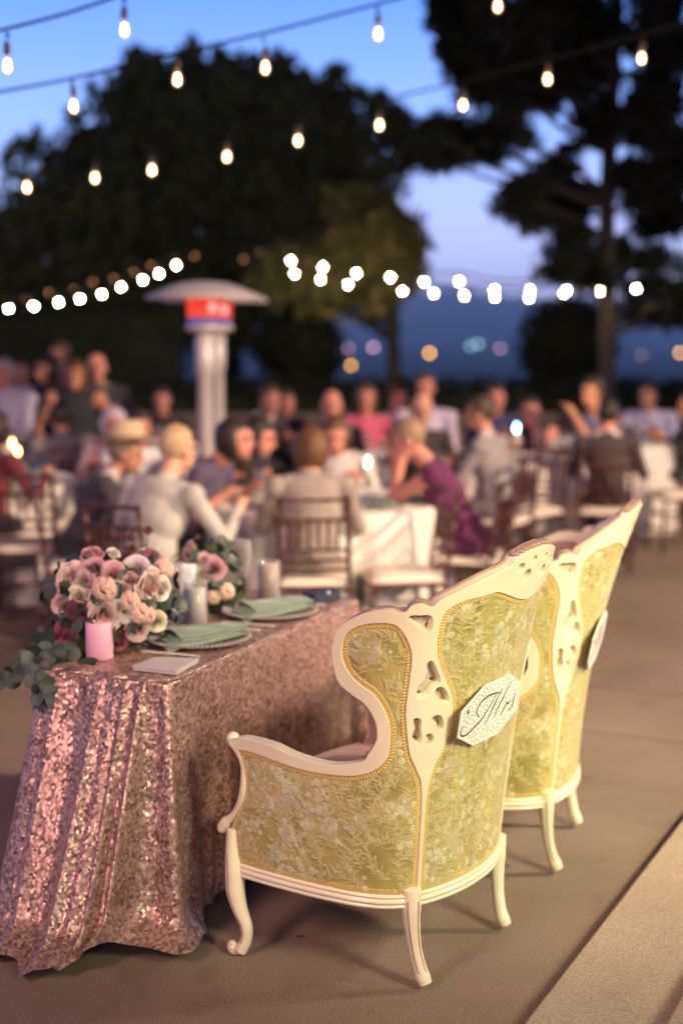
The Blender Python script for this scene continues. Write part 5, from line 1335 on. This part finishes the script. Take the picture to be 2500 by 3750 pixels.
def make_armchair():
    t = thing('armchair', 'nearest cream carved wingback armchair in gold floral brocade, its back to the camera', 'armchair', (0, 0, 0), 0, 'carved cream armchairs')
    out = smooth_open(OUT); inb = smooth_open(INB); ins = smooth_open(INS)
    # ---- carved show-wood frame with pierced pockets
    half = np.concatenate([out, inb[0:]])                                  # arm front .. crest .. down to the spine foot
    loop = np.concatenate([out, mir(out)[::-1][1:], mir(ins)[::-1], mir(inb)[::-1], inb[1:], ins])
    holes, pins = [], []
    for h_, pn in zip(HOLES, PINS):
        q = resample(catmull(h_, 6, True), .005); holes.append(q); pins.append(pn)
        holes.append(mir(q)[::-1]); pins.append([(-a, b_) for a, b_ in pn])
    v, f, li = fill([loop] + holes, .016)
    Vs, Fs, n0 = [], [], 0
    FR, BK, PK_ = .011, -.026, -.013
    Vs.append(shell(v[:, 0], v[:, 1], FR)); Fs.append(f[:, ::-1]); n0 = len(v)
    vb, fb, lb = fill([loop], .02)
    Vs.append(shell(vb[:, 0], vb[:, 1], BK)); Fs.append(fb + n0); 
    def wall(i0, i1, flip=False):
        q = np.stack([i0, np.roll(i0, -1), np.roll(i1, -1), i1], 1)
        if flip: q = q[:, ::-1]
        return np.concatenate([q[:, [0, 1, 2]], q[:, [0, 2, 3]]])
    Fs.append(wall(li[0], lb[0] + n0)); n0 += len(vb)
    for k, (h_, pn) in enumerate(zip(holes, pins)):
        c = h_.mean(0); inner = c + (h_ - c) * .86
        circ = [np.array([(p[0] + .0055 * math.cos(a), p[1] + .0055 * math.sin(a)) for a in np.arange(8) * PI / 4]) for p in pn]
        vp, fp, lp = fill([inner] + circ, .02)
        Vs.append(shell(inner[:, 0], inner[:, 1], PK_ + .001)); Fs.append(wall(li[k + 1], np.arange(len(inner)) + n0, True)); n0 += len(inner)
        PV, PF, n1 = [shell(vp[:, 0], vp[:, 1], PK_)], [fp[:, ::-1]], len(vp)
        for q in lp[1:]:
            PV.append(shell(vp[q][:, 0], vp[q][:, 1], BK + .003)); m_ = len(q); PF.append(wall(q, np.arange(m_) + n1, True)); n1 += m_
        ob('carved_pocket', mesh_np('carved_pocket', np.concatenate(PV), [np.concatenate(PF)], False), M_POCKET, t)
    fr = ob('carved_frame', mesh_np('carved_frame', np.concatenate(Vs), [np.concatenate(Fs)]), M_CREAM, t)
    smooth_by_angle(fr, 38); bevel(fr, .003, 2, 50)
    # carved top ridge: leaf bumps along the crest, knuckles at the joints
    m = MB()
    for u in np.linspace(-.096, .096, 13):
        z = np.interp(abs(u), [0, .055, .10], [1.212, 1.206, 1.19]) + .002
        p = shell(u, z, -.010); m.ell(p, (.010, .017, .008), 9, 6, (0, 0, u * 2))
    for s in (-1, 1):
        for u in np.linspace(.284, .335, 6): m.ell(shell(s * u, 1.083 - abs(u - .308) * .30, -.008), (.008, .015, .006), 8, 5)
        for u, z in ((.512, .838), (.526, .852), (.430, .650), (.421, .662), (.405, .697)): m.ell(shell(s * u, z, -.008), (.008, .016, .008), 8, 5)
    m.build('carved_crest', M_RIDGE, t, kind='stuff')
    for s in (1, -1):
        q = np.array([(s * u, z) for u, z in out[60:]]); W_ = shell(q[:, 0], q[:, 1], -.021)
        MB().tube(W_ + np.array([0, 0, .001]), .0055, 8).build('shade_rim', M_RIDGE, t)  # added dark tube, drawn for the shaded far edge of the rail
    # ---- upholstery outside
    side_poly = np.concatenate([ins, [(.838, .575), (.826, .53), (.826, .49), (.836, .45), (.850, .415), (.862, .36), (.862, .255), (.268, .255)]])
    back_poly = np.concatenate([inb, [(.256, .255)], [(-.256, .255)], mir(inb)[::-1][:-1]])
    fabric_sheet('back_upholstery', -.28, .28, .268, 1.12, back_poly, 3, t)
    fabric_sheet('side_upholstery', .25, .885, .268, 1.045, side_poly, 4, t)
    fabric_sheet('side_upholstery', .25, .885, .268, 1.045, side_poly, 5, t, True)
    # ---- gimp braid
    arch = np.concatenate([mir(inb)[::-1], inb[1:]])
    braid('gold_braid', arch, -1, t)
    braid('gold_braid', ins, -1, t); braid('gold_braid', mir(ins), 1, t)
    for a, b_ in ((-.252, .252),): braid('gold_braid', np.array([(u, .2745) for u in np.linspace(a, b_, 60)]), 1, t)
    for s in (1, -1):
        braid('gold_braid', np.array([(s * u, .2745) for u in np.linspace(.272, .862, 90)]), s, t)
        braid('gold_braid', smooth_open([(s * u, z) for u, z in ((.846, .600), (.826, .562), (.814, .515), (.820, .465), (.842, .415), (.858, .37), (.858, .30))]), -s, t, False, .0045)
    # ---- inside padding
    for nm, poly, mirr in (('inner_side', side_poly, False), ('inner_side', side_poly, True), ('inner_back', back_poly, None)):
        us = np.arange(*((-.28, .281) if mirr is None else (.25, .88)), .012); zs = np.arange(.29, 1.13, .012)
        U, Z = np.meshgrid(us, zs, indexing='ij'); G = np.stack([U.ravel(), Z.ravel()], 1)
        ins_ = pip(G, poly); ed = edge_dist(G, poly); ok = ins_ | (ed < .012); sg = np.where(ins_, ed, -ed).reshape(U.shape)
        off = -.018 - .045 * (1 - np.exp(-np.clip(sg + .006, 0, 1) / .035))
        V = shell(-U if mirr else U, Z, off).reshape(-1, 3); F = grid_faces(len(us), len(zs)); F = F[ok[F].all(1)]
        used = np.unique(F); mp = np.full(len(V), -1); mp[used] = np.arange(len(used))
        ob(nm, mesh_np(nm, V[used], [mp[F]]), M_LINING, t)
    # ---- seat cushion
    ub = np.linspace(-.86, .86, 90); B_ = shell(ub, .42, -.045)[:, :2]
    B_ = np.concatenate([B_, np.stack([np.linspace(B_[-1, 0], B_[0, 0], 14)[1:-1], B_[0, 1] + .035 * np.sin(np.linspace(0, PI, 14)[1:-1])], 1)])
    cen = np.array([0, .30]); rings = []
    for q, z in ((.97, .30), (1.0, .36), (1.0, .42), (.985, .45), (.93, .475), (.8, .495), (.55, .508), (.25, .512), (.02, .512)):
        xy = cen + (B_ - cen) * q; rings.append(np.concatenate([xy, np.full((len(xy), 1), z)], 1))
    ob('seat_cushion', mesh_np('seat_cushion', np.concatenate(rings), [grid_faces(len(rings), len(B_), False, True)]), M_LINING, t)
    # ---- seat rail moulding
    prof = np.array([(.002, .290), (.010, .287), (.014, .280), (.013, .273), (.008, .270), (.015, .265), (.017, .252), (.015, .243), (.010, .240), (.015, .236), (.016, .227), (.012, .219), (.004, .215), (-.02, .215), (-.02, .290)])
    prof[:, 1] = .232 + (prof[:, 1] - .215) * .56
    ur = np.linspace(-.862, .862, 240)
    V = shell(ur[:, None], np.broadcast_to(prof[None, :, 1], (240, len(prof))), prof[None, :, 0])
    ob('seat_rail', mesh_np('seat_rail', V.reshape(-1, 3), [grid_faces(240, len(prof), False, True)]), M_CREAM, t)
    a_, b_ = shell(-.855, .25, 0), shell(.855, .25, 0); m = MB(); xs = np.linspace(a_[0], b_[0], 40)
    V = []
    for x in xs:
        k = (x - a_[0]) / (b_[0] - a_[0]); y = a_[1] + .028 * math.sin(PI * k); zb = .225 - .02 * math.cos(4 * PI * k) * math.sin(PI * k)
        V += [(x, y - .012, zb), (x, y + .012, zb), (x, y + .016, .262), (x, y + .010, .292), (x, y - .012, .292)]
    m.add(V, grid_faces(40, 5, False, True)); m.build('front_rail', M_CREAM, t)
    # ---- arm posts, legs
    for s in (1, -1):
        pp = smooth_open([(s * u, z) for u, z in ((.884, .622), (.862, .606), (.840, .575), (.828, .535), (.826, .49), (.838, .445), (.862, .405), (.893, .374), (.902, .358))], .01)
        W_ = shell(pp[:, 0], pp[:, 1], -.004); k = np.linspace(0, 1, len(W_))
        m = MB(); m.tube(W_, .0125 + .004 * np.cos(k * 2 * PI) ** 2 + .003 * (k > .9), 12)
        m.ell(shell(s * .886, .630, -.006), (.019, .020, .020), 14, 10); m.ell(shell(s * .902, .355, -.004), (.018, .017, .014), 14, 9)
        m.build('arm_post', M_CREAM, t)
        # front cabriole leg ending in a scroll
        P_ = resample(catmull([(s * -.328, .575, .365), (s * -.332, .572, .30), (s * -.336, .562, .24), (s * -.342, .556, .19), (s * -.343, .540, .14), (s * -.341, .520, .095), (s * -.341, .520, .055), (s * -.345, .536, .018)], 8), .008)
        k = np.linspace(0, 1, len(P_)); rad = np.interp(k, [0, .15, .34, .5, .72, .88, 1.], [.017, .021, .029, .027, .019, .0165, .018])
        m = MB(); m.tube(P_, rad, 16)
        sc = [np.array([s * -.347, .561 + r_ * math.sin(q), .0245 + r_ * math.cos(q)]) for q, r_ in ((x, .0135 * (1 - .028 * i)) for i, x in enumerate(np.linspace(PI * 1.25, -PI * 1.6, 26)))]
        m.tube(np.array(sc), np.linspace(.0125, .006, len(sc)), 10); m.ell((s * -.347, .561, .0245), (.017, .008, .008), 10, 8)
        lg = m.build('leg', M_CREAM, t)
        gl = P_[int(len(P_) * .18):int(len(P_) * .93)]; gr = rad[int(len(P_) * .18):int(len(P_) * .93)]
        nrm = np.array([s * -1., 0, 0]); m = MB(); m.tube(gl + nrm * (gr[:, None] - .0006) + np.array([0, .004, 0]), .0016, 6); m.build('groove_line', M_GROOVE, lg)
        # rear leg
        P_ = resample(catmull([(s * -.246, .030, .285), (s * -.246, .030, .215), (s * -.242, .026, .15), (s * -.237, .018, .095), (s * -.232, .004, .045), (s * -.232, -.010, .018)], 8), .006)
        k = np.linspace(0, 1, len(P_)); rad = np.interp(k, [0, .2, .3, .6, .82, .93, 1.], [.026, .027, .024, .0185, .0185, .021, .017])
        m = MB(); m.tube(P_, rad, 16); lg = m.build('leg', M_CREAM, t)
        d = np.array([s * -.72, -.69, 0]); si = np.array([d[1], -d[0], 0])
        i0, i1 = int(len(P_) * .12), int(len(P_) * .86); gl = P_[i0:i1]; gr = rad[i0:i1]
        q = np.linspace(0, 1, len(gl)); wd = gr * .55
        left = gl + d * (gr * .86)[:, None] - si * wd[:, None]; right = gl + d * (gr * .86)[:, None] + si * wd[:, None]
        m = MB(); lp = np.concatenate([left, [gl[-1] + d * gr[-1] * 1.0 + np.array([0, 0, -.006])], right[::-1]]); m.tube(lp, .0014, 6); m.build('groove_line', M_GROOVE, lg)
    return t

arm1 = make_armchair()
arm1.location = (.351, 3.857, 0); arm1.rotation_euler = (0, 0, R(56))
arm2 = copy_tree(arm1)
arm2.location = (.772, 4.712, 0); arm2.rotation_euler = (0, 0, R(72.5))
arm2['label'] = 'farther cream carved wingback armchair, seen almost edge on behind the nearest one'

# ---- laser cut name plaques hung on the chair backs
M_PLQ = mat('white_card_lace', (.74, .73, .64), .6)
M_CUT = mat('cut_out_shadow', (.07, .06, .03), .8)
def plaque(chair, word, label):
    t = thing('name_plaque', label, 'plaque', (0, 0, 0), 0, 'name plaques hung on the armchairs')
    Mx = chair.matrix_basis.copy() @ Matrix.Translation((-.02, -.0935, .737)) @ Matrix.Rotation(math.atan(.21), 4, 'X')
    # local frame: X to the right seen from behind, Z up, -Y towards the viewer
    t.matrix_basis = Mx
    poly = [(-.2043, .0522), (-.0956, .1043), (.0493, .105), (.12, .0688), (.1451, -.0171), (.05, -.0719), (-.0941, -.0718), (-.1974, -.0226)]
    V = [(x, -.0016, z) for x, z in poly] + [(x, .0016, z) for x, z in poly]; n = len(poly)
    me = bpy.data.meshes.new('lace_panel'); me.from_pydata(V, [], [list(range(n)), list(range(2 * n - 1, n - 1, -1))] + [[i, i + n, (i + 1) % n + n, (i + 1) % n] for i in range(n)])
    bm = bmesh.new(); bm.from_mesh(me); bmesh.ops.recalc_face_normals(bm, faces=bm.faces); bm.to_mesh(me); bm.free()
    ob('lace_panel', me, M_PLQ, t)
    strokes = {'M': [[(-.1726, .0049), (-.187, -.0015), (-.1859, -.0137), (-.1706, -.024), (-.1439, -.0244), (-.1101, -.0128), (-.0708, .0058), (-.0305, .043), (-.012, .064)],
                     [(-.0926, .0112), (-.1135, .0263), (-.1164, .0411), (-.0997, .0572), (-.0679, .0659), (-.032, .0658), (.0018, .0621)],
                     [(-.0517, -.0213), (-.0355, -.0028), (-.0236, .0169), (-.0117, .0366), (.0012, .0541), (.0151, .0694)],
                     [(-.0031, -.0127), (.0089, .0071), (.0183, .0234), (.0297, .0352), (.0444, .0587), (.0638, .0812)]],
               'r': [[(.0378, -.0175), (.0465, -.004), (.058, .0078), (.0603, .0218)], [(.0600, .0190), (.0680, .0140), (.0773, .0130), (.0816, .0211)]],
               's': [[(.112, .0363), (.103, .0263), (.1044, .0123), (.1044, .0033), (.0974, -.0057), (.0795, -.013)]]}
    m = MB(); pts_all = []
    for ch in word:
        for st in strokes[ch]:
            P_ = resample(catmull(st, 8), .003); pts_all.append(P_); k = np.linspace(0, 1, len(P_))
            m.tube(np.stack([P_[:, 0], np.full(len(P_), -.0019), P_[:, 1]], 1), (.0020 + .0015 * np.sin(k * PI)), 6, flat=.25, up=(0, 1, 0))
    m.build('lettering', M_CUT, t)
    # lace perforations: small slits all over the card, kept clear of the letters and the rim
    g = np.random.default_rng(5); m = MB(); A_ = np.concatenate(pts_all); P0 = np.array(poly); got = []
    for _ in range(4000):
        q = np.array([g.uniform(-.2, .145), g.uniform(-.07, .105)])
        if not pip(q[None], P0)[0] or edge_dist(q[None], P0)[0] < .008: continue
        if np.min(np.linalg.norm(A_ - q, axis=1)) < .0085: continue
        if got and np.min(np.linalg.norm(np.array(got) - q, axis=1)) < .0095: continue
        got.append(q); a = g.uniform(0, PI); l_, w_ = g.uniform(.0032, .0062), g.uniform(.0014, .0024)
        d = np.array([math.cos(a), math.sin(a)]); e = np.array([-d[1], d[0]])
        c = [q + d * l_, q + e * w_, q - d * l_, q - e * w_]
        m.add([(p[0], -.0019, p[1]) for p in c], [[0, 1, 2, 3]])
    ob('lace_cutouts', m.mesh('lace_cutouts', False), M_CUT, t, kind='stuff')
    m = MB()
    m.tube(np.stack([.0035 * np.cos(np.arange(13) * PI / 6) - .168, np.full(13, -.002), .007 * np.sin(np.arange(13) * PI / 6) + .045], 1), .0012, 5); m.build('eyelet', M_CUT, t)
    return t
plaque(arm1, 'Mrs', 'white lace cut plaque reading Mrs on the back of the nearest armchair')
plaque(arm2, 'Mr', 'white lace cut plaque seen edge on at the back of the farther armchair')

# ---- bits lying on the concrete
M_DRY = mat('dry_leaf', (.14, .06, .03), .8)
def curl(x, y, l, rz, label):
    t = MB(); a = np.linspace(0, 1, 9)
    t.tube(np.stack([(a - .5) * l, .012 * np.sin(a * PI * 1.4), .003 + .004 * np.sin(a * PI)], 1), .003 * np.sin(a * PI) + .0006, 6)
    o = t.build('dry_twig', M_DRY, None, label=label, cat='twig', group='dry bits on the concrete'); o.location = (x, y, .002); o.rotation_euler = (0, 0, R(rz))
curl(*(0.540, 4.550, 0.000)[:2], .045, -18, 'curled brown dry twig lying on the concrete right of the nearest armchair')
curl(*(-0.910, 4.669, 0.000)[:2], .02, 30, 'small brown dry twig on the concrete beside the sequin cloth')
curl(*(-0.120, 3.990, 0.000)[:2], .02, 70, 'tiny dry twig on the concrete under the nearest armchair')
